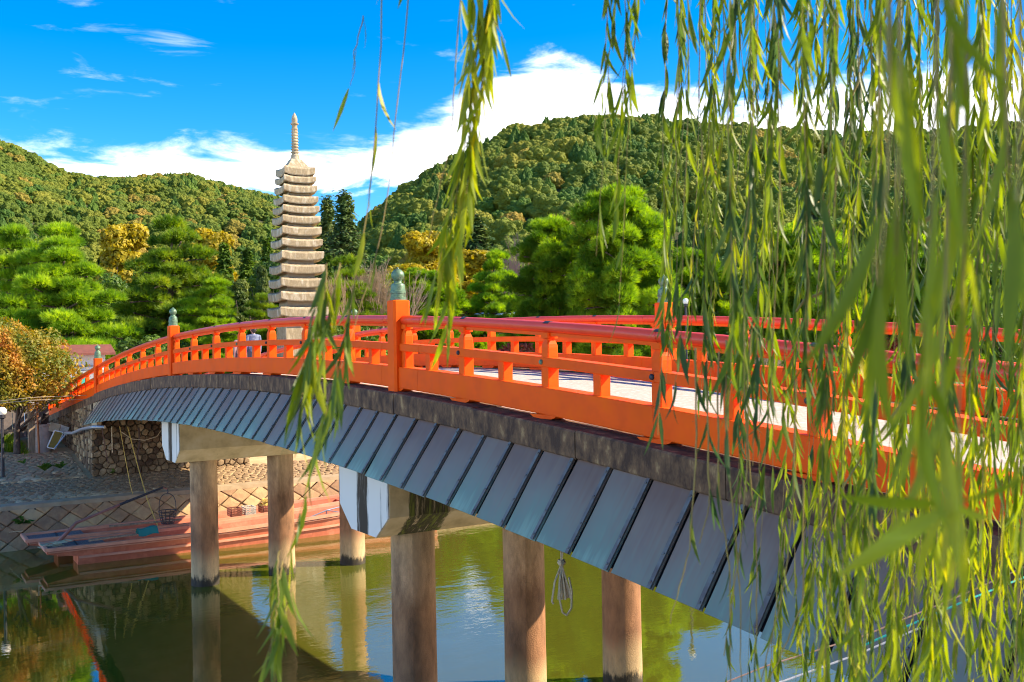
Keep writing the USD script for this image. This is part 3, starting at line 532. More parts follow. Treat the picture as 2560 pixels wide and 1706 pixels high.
for k in range(9):
    z = fz + .34 + k * .148; fin += [(.145, z), (.20 - .004 * k, z + .03), (.20 - .004 * k, z + .075), (.145, z + .105)]
z = fz + 1.70; fin += [(.13, z), (.13, z + .08), (.20, z + .13), (.21, z + .19), (.14, z + .22), (.145, z + .30), (.155, z + .40), (.12, z + .55), (.05, z + .68), (.01, z + .74)]
part(pagoda, 'finial', MB().lathe(fin, (pg0[0], pg0[1], 0), 16), PAGODA, 30)

# ------------------------------------------------------------------ boats and what lies in and around them
def boat(cx, y0, y1, label, lift=0.0, sheer=.35, ov=.78):
    b = thing('wooden_boat', (cx, (y0 + y1) / 2, 0), label, 'boat', 'salmon red boats moored under the bridge')
    L = y1 - y0; ts = np.linspace(0, 1, 15)
    hb = lambda t: np.interp(t, [0, .12, .4, .65, .85, 1], [.36, .44, .54, .52, .32, .10])
    ht = lambda t: np.interp(t, [0, .12, .4, .65, .85, 1], [.50, .58, .68, .66, .46, .16])
    zs = lambda t: .50 + lift + sheer * max(0, t - .25) ** 1.6 * 1.3
    zk = lambda t: -.12 + .55 * max(0, t - .7) ** 2 * 6
    Y = lambda t: y0 + L * t
    part(b, 'hull', MB().loft([[(cx - ht(t), Y(t), zs(t)), (cx - hb(t), Y(t), zk(t)), (cx + hb(t), Y(t), zk(t)), (cx + ht(t), Y(t), zs(t)), (cx + ht(t) - .045, Y(t), zs(t) - .002), (cx + hb(t) - .05, Y(t), zk(t) + .13), (cx - hb(t) + .05, Y(t), zk(t) + .13), (cx - ht(t) + .045, Y(t), zs(t) - .002)] for t in ts]), BOAT, 30)
    for s in (-1, 1):
        part(b, 'gunwale', MB().loft([[(cx + s * (ht(t) + a), Y(t) if t else y0 - ov, zs(t) + z) for a, z in ((-.06, -.05), (-.06, .03), (.06, .03), (.06, -.05))][::s] for t in ts]), BOATR)
        part(b, 'rub_rail', MB().loft([[(cx + s * (.42 * hb(t) + .58 * ht(t) + a), Y(t), .42 * zk(t) + .58 * zs(t) - .03 + z) for a, z in ((-.03, -.03), (-.03, .03), (.035, .03), (.035, -.03))][::s] for t in ts]), BOATR)
        part(b, 'lower_strake', MB().loft([[(cx + s * (ht(t) + .03 - .0), Y(t) if t else y0 - ov + .05, zs(t) - .10 + z) for z in (0, .028)] + [(cx + s * (ht(t) - .02), Y(t) if t else y0 - ov + .05, zs(t) - .10 + z) for z in (.028, 0)] for t in ts]), BOATR)
    part(b, 'transom', MB().loft([[(cx - .34, y0 - .03, -.14), (cx + .34, y0 - .03, -.14), (cx + .48, y0 - .03, zs(0) - .12), (cx - .48, y0 - .03, zs(0) - .12)], [(cx - .34, y0 + .02, -.14), (cx + .34, y0 + .02, -.14), (cx + .48, y0 + .02, zs(0) - .12), (cx - .48, y0 + .02, zs(0) - .12)]]), BOAT)
    part(b, 'counter', MB().loft([[(cx - .46, y0 + .1, .22 + lift), (cx + .46, y0 + .1, .22 + lift), (cx + .52, y0 + .1, .46 + lift), (cx - .52, y0 + .1, .46 + lift)], [(cx - .44, y0 - ov + .02, .36 + lift), (cx + .44, y0 - ov + .02, .36 + lift), (cx + .48, y0 - ov + .02, .47 + lift), (cx - .48, y0 - ov + .02, .47 + lift)]]), BOAT)
    part(b, 'stern_bar', MB().box((cx, y0 - ov - .01, .50 + lift), (1.1, .1, .085), .012), BOATR)
    for k in range(5):
        part(b, 'deck_board', MB().box((cx - .36 + k * .18, y0 - .02, .466 + lift), (.172, 2 * ov - .2, .022), .004), GREYWOOD)
    for t in (.10, .30, .50, .68, .86):
        part(b, 'bulkhead', MB().loft([[(cx - hb(t) + .03, Y(t) + d, zk(t) + .1), (cx + hb(t) - .03, Y(t) + d, zk(t) + .1), (cx + hb(t) + .02, Y(t) + d, zs(t) - .20), (cx - hb(t) - .02, Y(t) + d, zs(t) - .20)] for d in (-.02, .02)]), BOATIN)
    for t in (.36, .74):
        part(b, 'thwart', MB().box((cx, Y(t), zs(t) - .10), (2 * ht(t) - .13, .12, .035), .006), BOATIN)
    return b, zs, Y, ht
boatA, zA, YA, hA = boat(-16.18, -1.62, 8.9, 'nearer salmon red boat with a long bent pole holding a wire basket')
boatB, zB, YB, hB = boat(-17.62, -1.9, 9.3, 'farther salmon red boat beside the stone wall, plastic crates aboard', .04, .42)
pole = MB(); base = A([-16.45, -2.05, .50]); tip = on_x(408, 1219, -15.9); kx = on_x(300, 1262, -16.1); k2 = on_x(190, 1308, -16.3)
pole.tube([base, base * .6 + k2 * .4, k2, kx, kx * .4 + tip * .6, tip, tip + A([.02, .10, -.05])], [.06, .052, .042, .034, .03, .028, .024], 8); part(boatA, 'basket_pole', pole, POLE, 40)
sl3 = MB().tube([kx, kx * .4 + tip * .6 + A([0, 0, .003]), tip], [.037, .034, .031], 8); part(boatA, 'pole_sleeve', sl3, IRON, 40)
hk = tip + A([.02, .10, -.05]); bk = on_x(411, 1292, -15.9); bt = hk[2] - .12
bas = thing('fire_basket', (hk[0], hk[1], hk[2] - 1.0), 'black wire fire basket hanging from the bent pole of the nearer boat', 'basket')
zt_, zb_ = on_x(411, 1278, -15.9)[2], on_x(411, 1309, -15.9)[2]; th = np.linspace(0, 2 * np.pi, 13)
for q, r in ((1, .235), (.72, .215), (.44, .195), (.2, .18), (0, .165)):
    z = zb_ + (zt_ - zb_) * q; part(bas, 'hoop', MB().tube(np.stack([hk[0] + r * np.cos(th), hk[1] + r * np.sin(th), np.full(13, z)], 1), .010 if q < 1 else .014, 5), IRON)
for a in np.linspace(0, 2 * np.pi, 12, endpoint=False):
    part(bas, 'rib', MB().tube([(hk[0] + .235 * math.cos(a), hk[1] + .235 * math.sin(a), zt_), (hk[0] + .165 * math.cos(a), hk[1] + .165 * math.sin(a), zb_), (hk[0], hk[1], zb_)], .008, 4), IRON)
t = np.linspace(0, np.pi, 11); part(bas, 'handle', MB().tube(np.stack([hk[0] + .10 * np.cos(t), hk[1] + .20 * np.cos(t), zt_ + (bt - zt_) * np.sin(t) ** .55], 1), .011, 5), IRON)
part(bas, 'hook', MB().tube([hk, hk + A([0, .02, -.07]), A([hk[0], hk[1], bt])], .018, 6), IRON)
def crate(u, v, label, m, w=.44):
    p = on_x(u, v, -17.5); z = zB(.45) - .03; c = thing('plastic_crate', (p[0], p[1], z), label, 'crate')
    fr = MB()
    for s in (-1, 1):
        for ax in (0, 1):
            L_, x, y = (w, 0, s * .155) if ax == 0 else (.31, s * w / 2, 0)
            for zz in (.01, .075, .14, .215): fr.box((p[0] + x, p[1] + y, z + zz), (L_, .02, .03) if ax == 0 else (.02, L_, .03))
            for k in np.linspace(-.5, .5, 8): fr.box((p[0] + x + (k * (L_ - .02) if ax == 0 else 0), p[1] + y + (k * (L_ - .02) if ax else 0), z + .11), (.02, .018, .21))
    part(c, 'lattice_sides', fr, m); part(c, 'bottom', MB().box((p[0], p[1], z + .006), (w, .31, .012)), m); return p, z
PB = mat('brown_plastic', (.30, .10, .06), .5); PW = mat('pale_plastic', (.62, .55, .46), .5)
crate(587, 1302, 'brown slatted plastic crate, left of the pale crate in the farther boat', PB)
crate(622, 1300, 'pale plastic crate between two brown crates in the farther boat', PW, .40)
p, z = crate(666, 1296, 'brown plastic crate heaped with yellow rope in the farther boat', PB, .52)
rp = MB(); r3 = np.random.default_rng(12)
for k in range(9):
    a = np.linspace(0, 2 * np.pi, 14) + r3.uniform(0, 6); c = A([p[0], p[1], z + .21 + .02 * k]) + r3.normal(0, .04, 3) * A([1, 1, .3]); rr = r3.uniform(.08, .2)
    rp.tube(np.stack([c[0] + rr * np.cos(a), c[1] + .7 * rr * np.sin(a), c[2] + .02 * np.sin(2 * a)], 1), .016, 5)
solo('coiled_rope', rp, ROPEY, label='yellow rope heaped on top of the brown crate', cat='rope')
q = A([-16.2, 0.15, .62]); cl = MB()
gx, gy = np.meshgrid(np.linspace(-.22, .22, 7), np.linspace(-.26, .26, 7), indexing='ij'); gz = .10 * np.cos(gx * 7) - .35 * np.abs(gx) + .03 * np.sin(gy * 11)
vv = np.stack([q[0] + gx, q[1] + gy, q[2] + gz], -1).reshape(-1, 3); ii, jj = np.meshgrid(range(6), range(6), indexing='ij'); aa = (ii * 7 + jj).ravel(); ff = np.stack([aa, aa + 7, aa + 8, aa + 1], 1)
cl.add(np.vstack([vv, vv - A([0, 0, .012])]), np.vstack([ff, ff[:, ::-1] + 49])); solo('folded_tarp', cl, TEAL, True, label='small teal cloth folded over a thwart of the nearer boat', cat='cloth')
rp = MB(); r3 = np.random.default_rng(14)
for k in range(10):
    a = np.linspace(0, 2 * np.pi, 12) + r3.uniform(0, 6); c = A([-16.15, -2.15, .49 + .012 * k]) + r3.normal(0, .09, 3) * A([1, 1.6, 0]); rr = r3.uniform(.06, .16)
    rp.tube(np.stack([c[0] + .7 * rr * np.cos(a), c[1] + 1.3 * rr * np.sin(a), c[2] + .01 * np.sin(3 * a)], 1), .011, 5)
solo('coiled_rope', rp, mat('greenish_rope', (.42, .44, .30), .9), label='pale greenish rope coiled on the stern deck of the nearer boat', cat='rope')
def oar(name, a, b, label, m, r=.035): solo(name, MB().tube([a, A(a) * .5 + A(b) * .5, b], [r, r * .9, r * .8], 7), m, 40, label=label, cat=name.split('_')[-1])
oar('wooden_oar', (-16.05, -1.35, .56), (-15.75, -.2, .63), 'short light wooden oar on the stern deck of the nearer boat', WOOD)
oar('wooden_oar', (-17.4, -.6, .64), (-17.15, 1.3, .66), 'light wooden oar lying along the farther boat', WOOD)
pp = on_x(712, 1290, -17.45); qq = pp + A([0, 0, .62])
solo('bent_pipe', MB().tube([pp - A([0, 0, .35]), qq - A([0, 0, .04]), qq - A([.02, .03, 0]), qq - A([.25, .36, -.02])], .022, 7), STEEL, 40, label='grey bent steel pipe standing up from the farther boat', cat='pipe')
fr = thing('pole_frame', (-16.2, 5.1, .75), 'grey metal tripod of thin poles on the nearer boat', 'frame')
j0 = on_x(817, 1276, -16.2); part(fr, 'leg', MB().tube([j0, j0 - A([.1, .05, .5])], .018, 6), STEEL)
part(fr, 'crossbar', MB().tube([j0 - A([0, .75, .22]), j0, j0 + A([0, .62, .08])], .02, 6), STEEL); part(fr, 'crossbar', MB().tube([j0, j0 + A([.3, .8, -.18])], .016, 6), STEEL)
# ropes hanging from the bridge
def rope(name, pts, r, m, label, cat='rope', n=5):
    pts = A(pts, float); t = np.linspace(0, len(pts) - 1, 6 * (len(pts) - 1) + 1); P = np.stack([np.interp(t, range(len(pts)), pts[:, k]) for k in range(3)], 1)
    return solo(name, MB().tube(P, r, n), m, 60, label=label, cat=cat)
rx = -18.9
rope('hanging_rope', [on_x(319, 1068, -20.0), on_x(340, 1150, -19.2), on_x(368, 1250, -18.2), on_x(392, 1310, -17.4), on_x(402, 1330, -16.9)], .016, ROPEY, 'thick yellow rope slanting from the bridge down to the boats')
rope('hanging_rope', [on_x(299, 1066, -20.0), on_x(312, 1140, -19.7), on_x(326, 1215, -19.5), on_x(332, 1236, -19.4)], .010, ROPEY, 'thin yellow rope hanging just left of the thick one')
rope('hanging_rope', [on_x(279, 1066, -20.2), on_x(281, 1132, -20.1)], .016, ROPE, 'short straight pale rope end hanging under the bridge')
rope('hanging_rope', [on_x(255, 1070, -20.4), on_x(263, 1125, -20.3), on_x(271, 1160, -20.25)], .013, mat('dark_rope', (.14, .07, .05), .9), 'dark brown rope hanging at the left under the bridge')
rope('hanging_rope', [on_x(300, 1078, -20.3), on_x(330, 1098, -20.2), on_x(362, 1101, -20.1), on_x(392, 1092, -20.0), on_x(404, 1075, -20.0)], .011, ROPE, 'pale rope sagging in a loop under the bridge')
rope('climbing_vine', [on_x(347, 1070, -21.2), on_x(349, 1110, -21.5), on_x(343, 1140, -21.8), on_x(350, 1180, -21.6), on_x(353, 1205, -20.9)], .03, mat('dark_vine', (.07, .04, .03), .9), 'dark bare vine stem climbing the shaded abutment', 'vine')
tie = on_y(1405, 1352, -.62)
D0 = (tie - C) @ FW
def rp_at(x, y): return at(1000 + x * .2909, 1250 + y * .2909, D0)
coil = thing('rope_hank', rp_at(1390, 540), 'looped hank of pale rope hanging from the copper skirt', 'rope')
part(coil, 'cord', MB().tube([rp_at(1383, 300), rp_at(1383, 440), rp_at(1386, 540)], .008, 5), ROPE); part(coil, 'cord', MB().tube([rp_at(1397, 300), rp_at(1398, 440), rp_at(1392, 540)], .008, 5), ROPE)
part(coil, 'knot', MB().tube([rp_at(1388, 515), rp_at(1388, 560)], [.034, .03], 8).tube([rp_at(1388, 530), rp_at(1388, 545)], .040, 8), ROPE, 30)
r3 = np.random.default_rng(5)
loops = [([1385, 1330, 1305, 1318], [560, 700, 870, 890]), ([1395, 1370, 1372, 1395, 1430, 1472, 1476, 1450], [560, 700, 860, 960, 985, 920, 780, 660])] + [([1390, 1390 + a, 1390 + b, 1390 + c], [555, 640, 760, 860 - abs(c) * .2]) for a, b, c in ((-14, -22, -30), (0, 8, 10), (14, 40, 60), (-6, -2, 5), (22, 62, 80), (6, 22, 30), (10, 28, 45), (-10, -10, -4), (16, 50, 72))]
for X_, Y_ in loops:
    t = np.linspace(0, len(X_) - 1, 5 * (len(X_) - 1) + 1); dz = r3.normal(0, .025)
    P = A([rp_at(np.interp(k, range(len(X_)), X_), np.interp(k, range(len(X_)), Y_)) + FW * dz * min(1, k) for k in t]); part(coil, 'loop', MB().tube(P, .0095, 5), ROPE, 60)
# silver duct, pole clutter and fence at the left abutment
rope('metal_pipe', [on_y(163, 1083, -.55), on_y(182, 1083, -.5), on_y(205, 1073, -.45), on_y(232, 1068, -.4), on_y(262, 1068, -.1)], .05, STEEL, 'silver metal pipe entering under the copper skirt', 'pipe', 9)
gz = lambda x: float(np.interp(-x, [19.72, 22, 26, 29.5, 34], [1.05, 1.42, 1.90, 2.22, 2.38]))
fence = thing('wooden_fence', (-26.4, -1.5, 1.9), 'low weathered wooden fence by the grass at the left', 'fence')
b_ = on_x(79, 1128, -26.4); part(fence, 'post', MB().sq(b_[0], b_[1], [(1.75, .11), (on_x(73, 1010, -26.4)[2], .105)], .02), WOOD)
part(fence, 'rail', MB().box((b_[0] - .3, b_[1] - 1.75, on_x(40, 1078, -26.4)[2]), (.10, 3.4, .10), .015), WOOD)
for k in range(8): part(fence, 'board', MB().box((-29.6, -.75 - k * .42, 2.95), (.03, .40, 1.3), .004), mat('grey_fence_board', (.20, .16, .15), .85, (.13, .11, .11), 4) if k == 0 else '/World/Looks/grey_fence_board')
bn = on_x(103, 1120, -26.6); solo('concrete_bin', MB().lathe([(.0, -.2), (.36, -.2), (.36, .02), (.35, .75), (.37, .78), (.37, .84), (.31, .84), (.30, .3), (0, .3)], (bn[0], bn[1], bn[2]), 20), mat('bin_concrete', (.48, .38, .32), .85, (.36, .28, .23), 4), 30, label='grey cylindrical concrete bin beside the wooden post', cat='bin')
st = on_x(98, 1122, -26.0); solo('rusty_stake', MB().tube([st - A([0, 0, .2]), on_x(92, 1010, -26.0)], .035, 6), mat('rust', (.30, .10, .035), .9), label='thin rusty iron stake in front of the concrete bin', cat='stake')
def slab(name, c4, th, m, label, cat): n = np.cross(c4[1] - c4[0], c4[3] - c4[0]); n = n / np.linalg.norm(n) * th; return solo(name, MB().loft([c4, [q + n for q in c4]]), m, label=label, cat=cat)
P4 = lambda xs, x: A([on_x(u, v, x) for u, v in xs])
slab('leaning_board', P4([(121, 1078), (127, 1056), (152, 1061), (146, 1083)], -26.3), .05, mat('cream_board', (.55, .46, .32), .8, (.42, .34, .22), 5), 'cream board leaning above the metal frame', 'board')
slab('leaning_board', P4([(150, 1082), (153, 1062), (173, 1069), (166, 1090)], -26.2), .05, mat('white_board', (.62, .58, .53), .8, (.40, .36, .32), 7), 'whitish scuffed board right of the cream one', 'board')
slab('dark_box', P4([(101, 1062), (108, 1034), (124, 1038), (117, 1066)], -26.8), .3, mat('dark_brown_box', (.03, .015, .012), .7), 'dark brown box tilted under the ramp railing', 'box')
mf = thing('window_frame', on_x(140, 1100, -26.1), 'white tilted metal window frame leaning on the abutment', 'frame')
c4 = P4([(119, 1118), (137, 1077), (158, 1082), (138, 1122)], -26.1)
for k in range(4): part(mf, 'frame_bar', MB().tube([c4[k], c4[(k + 1) % 4]], .035, 6), WHITE)
for k in (.18, .82): part(mf, 'crossbar', MB().tube([c4[0] * (1 - k) + c4[1] * k, c4[3] * (1 - k) + c4[2] * k], .02, 6), WHITE)
n = np.cross(c4[1] - c4[0], c4[3] - c4[0]); n /= np.linalg.norm(n); part(mf, 'pane', MB().loft([c4 - n * .02, c4 - n * .03]), mat('amber_panel', (.28, .19, .03), .5))
part(mf, 'leg', MB().tube([on_x(136, 1122, -26.0), on_x(165, 1085, -26.0)], .03, 6), STEEL)
def lamp(u, v, d, r, label, base):
    c = at(u, v, d); t = thing('globe_lamp', (c[0], c[1], base), label, 'lamp')
    part(t, 'globe', MB().lathe([(r * math.sin(a), -r * math.cos(a)) for a in np.linspace(.02, math.pi - .02, 12)], c, 20), GLOBE, True); part(t, 'post', MB().lathe([(.05, base - c[2] - .1), (.045, -r - .1), (.10, -r - .06), (.10, -r + .03), (.03, -r + .06)], c, 10), IRON)
lamp(5, 1029, 31, .14, 'white globe lamp on a dark post at the left edge', 1.6)
lamp(1714, 754, 40, .13, 'small white globe lamp behind the far railing', 2.4)
for k, (v0, v1, lb) in enumerate(((1004, 988, 'upper of two pale wires in front of the maple'), (1008, 998, 'lower of two pale wires in front of the maple'))):
    rope('thin_wire', [at(-60, v0 + 6, 32), at(80, (v0 + v1) / 2 - 2, 32), at(242, v1, 33.5)], .010, ROPE, lb, 'wire')
rope('mooring_line', [at(-60, 1338, 30), on_x(58, 1328, -17.9) + A([0, 0, .0])], .009, ROPE, 'thin pale mooring line from the farther boat to the left', 'rope')
# house beyond the maple, shed beyond the pines
hp = at(163, 905, 44); hz = 2.35; ang = math.radians(uaz(163)) + .12
house = thing('white_house', (hp[0], hp[1], hz), 'small white plastered house with tiled roofs behind the maple', 'house')
c_, s_ = math.cos(ang), math.sin(ang); HR_ = A([[c_, -s_, 0], [s_, c_, 0], [0, 0, 1]]); hl = lambda x, y, z: HR_ @ A([x, y, 0]) + A([hp[0], hp[1], hz + z])
hb = lambda mb, c, s: mb.box(hl(*c), s, .0, R=HR_)
part(house, 'wall', hb(MB(), (0, 0, .95), (3.0, 3.2, 1.9)), WHITE)
def gable(w, d, z0, z1, y0=0, th=.10): return MB().loft([[hl(-w, y, z0), hl(0, y, z1), hl(w, y, z0), hl(w, y, z0 + th), hl(0, y, z1 + th), hl(-w, y, z0 + th)] for y in (y0 - d, y0 + d)])
part(house, 'roof', gable(1.9, 1.75, 1.85, 2.45), TILE); part(house, 'upper_wall', hb(MB(), (.1, -.75, 2.55), (1.6, 1.6, 1.0)), WHITE); part(house, 'upper_roof', gable(1.25, 1.15, 2.98, 3.35, -.75), REDROOF)
for k in (-.9, .9):
    w = part(house, 'window', hb(MB(), (-1.51, k, 1.1), (.06, .7, .8)), IRON); part(w, 'pane', hb(MB(), (-1.545, k, 1.1), (.02, .6, .7)), mat('window_glass', (.10, .12, .14), .08) if k < 0 else '/World/Looks/window_glass')
    part(house, 'sill', hb(MB(), (-1.56, k, .67), (.16, .8, .06)), TILE)
part(house, 'band', hb(MB(), (-.715, -.75, 2.50), (.05, 1.62, .07)), TILE)
sg = at(210, 956, 40); solo('teal_sign', MB().box(sg, (.06, .3, .42), .01), mat('teal_paint', (.02, .42, .36), .5), label='small teal sign standing behind the ramp railing', cat='sign')
sp_ = at(1284, 768, 82); shed = thing('blue_shed', (sp_[0], sp_[1], 2.4), 'pale blue shed half hidden behind the layered pine', 'shed')
part(shed, 'wall', MB().box((sp_[0], sp_[1], 5.0), (3.5, 4.5, 5.4), .05), mat('pale_blue_wall', (.62, .70, .78), .7)); part(shed, 'roof', MB().box((sp_[0], sp_[1], 7.9), (4.2, 5.2, .35), .08), BLUEP)

# ------------------------------------------------------------------ two people walking on the far end of the bridge
import manifold3d as m3
def hull_chain(segs):
    out = []
    for (a, ra), (b, rb) in segs:
        out.append(m3.Manifold.batch_hull([m3.Manifold.sphere(ra, 12).translate(tuple(map(float, a))), m3.Manifold.sphere(rb, 12).translate(tuple(map(float, b)))]))
    m = m3.Manifold.batch_boolean(out, m3.OpType.Add).to_mesh(); t = trimesh.Trimesh(m.vert_properties[:, :3], m.tri_verts)
    return t
def person(x, y, face, h, label, shirt, hairlen):
    z0 = zr(x) - 1.0; s = h / 1.7; t = thing('person', (x, y, z0), label, 'person', rz=face)
    K = lambda segs: (lambda tm: (tm.vertices * s, tm.faces))(hull_chain(segs))
    body = [(((0, 0, 1.42), .055), ((0, 0, 1.50), .052)), (((.0, 0, 1.58), .088), ((.012, 0, 1.62), .09)), (((.03, 0, 1.545), .05), ((.02, 0, 1.60), .08)), (((.095, 0, 1.575), .014), ((.08, 0, 1.60), .012)),
            (((0, 0, 1.36), .10), ((0, 0, .98), .10))]
    for k in (-1, 1):
        body += [(((0, k * .085, 1.595), .016), ((0, k * .09, 1.57), .012)), (((0, k * .19, 1.38), .045), ((-.02 * k, k * .23, 1.10), .036)), (((-.02 * k, k * .23, 1.10), .036), ((.05, k * .22, .86), .026)), (((.05, k * .22, .86), .03), ((.06, k * .215, .80), .028)), (((.0, k * .09, .95), .085), ((.06 * k, k * .09, .50), .055)), (((.06 * k, k * .09, .50), .055), ((-.06 * k, k * .09, .08), .038)), (((-.06 * k, k * .09, .05), .04), ((.11 - .06 * k, k * .09, .03), .03))]
        for f_ in range(4): body.append((((.062, k * .215 + (f_ - 1.5) * .016, .79), .009), ((.07, k * .21 + (f_ - 1.5) * .017, .71 + .012 * abs(f_ - 1.4)), .007)))
        body.append((((.08, k * .20, .83), .011), ((.10, k * .19, .77), .008)))
    part(t, 'body', K(body), SKIN, True, local=True)
    sh = [(((0, 0, 1.37), .125), ((0, 0, 1.0), .13)), (((0, .12, 1.39), .075), ((0, -.12, 1.39), .075))]
    for k in (-1, 1): sh += [(((0, k * .19, 1.38), .062), ((-.02 * k, k * .232, 1.10), .052)), (((-.02 * k, k * .232, 1.10), .05), ((.04, k * .222, .90), .042)), (((0, k * .06, 1.36), .11), ((0, k * .06, .95), .125))]
    part(t, 'shirt', K(sh), shirt, True, local=True)
    part(t, 'trousers', K([q for k in (-1, 1) for q in ((((.0, k * .085, .96), .11), ((.06 * k, k * .09, .50), .075)), (((.06 * k, k * .09, .50), .075), ((-.06 * k, k * .09, .12), .06)))]), TROUSER, True, local=True)
    part(t, 'hair', K([(((-.02, 0, 1.625), .098), ((-.03, 0, 1.60), .096)), (((-.05, 0, 1.60), .085), ((-.06, 0, 1.60 - hairlen), .06))]), HAIR, True, local=True)
pa = on_y(604, 850, 3.6); person(pa[0], pa[1], math.pi, 1.60, 'person in a pale pink coat walking away behind the railing', PINKW, .14)
pb_ = on_y(634, 866, 3.2); person(pb_[0], pb_[1], math.pi, 1.50, 'person in a blue and white patterned shirt behind the railing', SHIRT, .05)

# ------------------------------------------------------------------ trees
def needles(P, D, K, L, w, rng, spread=.75):      # K thin needles round every shoot
    P = np.repeat(P, K, 0); D = np.repeat(D, K, 0); n = len(P)
    d = D + rng.normal(size=(n, 3)) * spread * .6; d /= np.linalg.norm(d, axis=1, keepdims=True)
    s = np.cross(d, rng.normal(size=(n, 3))); s /= np.linalg.norm(s, axis=1, keepdims=True)
    Ls = L * rng.uniform(.7, 1.2, (n, 1)); V = np.stack([P - s * w, P + s * w, P + d * Ls + [0, 0, 0]], 1).reshape(-1, 3)
    return V, np.arange(3 * n).reshape(-1, 3)
def limb(mb, a, b, r0, r1, rng, sag=.0, n=5, wob=.06):
    a, b = A(a, float), A(b, float); t = np.linspace(0, 1, 6)[:, None]; L = np.linalg.norm(b - a)
    P = a + (b - a) * t + np.sin(t * np.pi) * A([0, 0, sag * L]) + np.sin(t * np.pi) * rng.normal(0, wob * L, 3)
    mb.tube(P, np.linspace(r0, r1, 6), n); return P
def pine(name, seed, H, R, loc, label, dense=1.0, shape='layer', m=None, rz=0, s=1, group=None):
    r = np.random.default_rng(seed); t = thing(name, loc, label, 'pine tree', group, rz=rz, s=s); tr, br = MB(), MB()
    k = np.linspace(0, 1, 9); bendx, bendy = r.normal(0, .05 * H, 2)
    ax = lambda q: A([bendx * math.sin(q * 3.0), bendy * math.sin(q * 2.2), q * H * .95])
    tr.tube([ax(q) for q in k], np.interp(k, [0, .5, 1], [.030 * H, .018 * H, .005 * H]), 9)
    PP, DD = [], []
    lev = np.linspace(.26 if shape == 'layer' else .15, 1.0, 10 if shape == 'layer' else 14)
    for q in lev:
        rad = R * (np.interp(q, [0, .28, .45, .7, .9, 1], [.75, 1, .95, .72, .42, .16]) if shape == 'layer' else np.interp(q, [0, .25, .5, .75, .92, 1], [.85, 1, 1, .93, .72, .42]))
        nb = max(1, int(round((5 if shape == 'layer' else 7) * (rad / R) ** .8 + r.uniform(-.5, .5)))); a0 = r.uniform(0, 6.28)
        for b in range(nb):
            az = a0 + b * 2 * np.pi / nb + r.normal(0, .25); L = rad * r.uniform(.55, 1.05); tip = ax(q) + A([math.cos(az) * L, math.sin(az) * L, r.uniform(-.02, .06) * H * .5])
            if q < .97: P = limb(br, ax(q * .97), tip, .013 * H * (1.1 - q), .004 * H, r, .05)
            npad = 3 if L > .5 * R else 2
            for w_ in np.linspace(.45, 1.0, npad):
                c = ax(q) + (tip - ax(q)) * w_ + A([0, 0, .02 * H]); ex = R * r.uniform(.22, .34) * (1 if shape == 'layer' else 1.0); ez = ex * (.52 if shape == 'layer' else .85)
                nt = int(52 * dense * (ex / (.22 * R)) ** 2); u = unit(nt, r); u[:, 2] = np.where(u[:, 2] < -.25, -u[:, 2] * .5, u[:, 2])
                PP.append(c + u * A([ex, ex, ez]) * r.uniform(.7, 1.0, (nt, 1))); DD.append(u * A([.9, .9, .7]) + A([0, 0, .55]))
    P, D = np.vstack(PP), np.vstack(DD); D /= np.linalg.norm(D, axis=1, keepdims=True)
    part(t, 'trunk', tr, BARK, 50, local=True); part(t, 'branches', br, BARK, 50, local=True)
    part(t, 'crown', needles(P, D, 13, .033 * H, .0020 * H, r), m or PINE, local=True)
    return t
def lumps_crown(r, H, R, n, per, size, base=.3, shape='round', flat=.55):
    P, N = [], []
    for i in range(n):
        q = r.uniform(0, 1) ** .8; z = base + (1 - base) * q * .92
        w = math.sqrt(max(.05, 1 - ((z - base - (1 - base) * .42) / ((1 - base) * .62)) ** 2)) if shape == 'round' else (1 - (z - base) / (1 - base)) * .95 + .06
        a = r.uniform(0, 6.28); d = R * w * math.sqrt(r.uniform(.15, 1)) * .85; c = A([d * math.cos(a), d * math.sin(a), z * H]); rad = R * r.uniform(.26, .42) * (1 if shape == 'round' else .7)
        u = unit(per, r); u = u[u[:, 2] > -.55]; P.append(c + u * rad * A([1, 1, .8]) * r.uniform(.75, 1.05, (len(u), 1))); N.append(u + r.normal(0, flat, u.shape))
    P, N = np.vstack(P), np.vstack(N); return cards(P, N, size * r.uniform(.7, 1.25, len(P)), r, 1.15)
def broad(name, seed, H, R, loc, label, m, n=40, per=170, size=None, base=.3, shape='round', bark=None, rz=0, s=1, cat='tree', group=None):
    r = np.random.default_rng(seed); t = thing(name, loc, label, cat, group, rz=rz, s=s); tr = MB(); tr.tube([(0, 0, -.1), (.02 * H, 0, .2 * H), (0, .02 * H, .5 * H)], [.03 * H, .022 * H, .012 * H], 8)
    for k in range(9):
        a = k * 2.4; q = r.uniform(.2, .5); limb(tr, (0, 0, q * H), (R * .7 * math.cos(a), R * .7 * math.sin(a), (q + r.uniform(.2, .4)) * H), .012 * H, .003 * H, r, .03)
    part(t, 'trunk', tr, bark or BARK, 50, local=True); part(t, 'crown', lumps_crown(r, H, R, n, per, size or .0155 * H, base, shape), m, local=True); return t
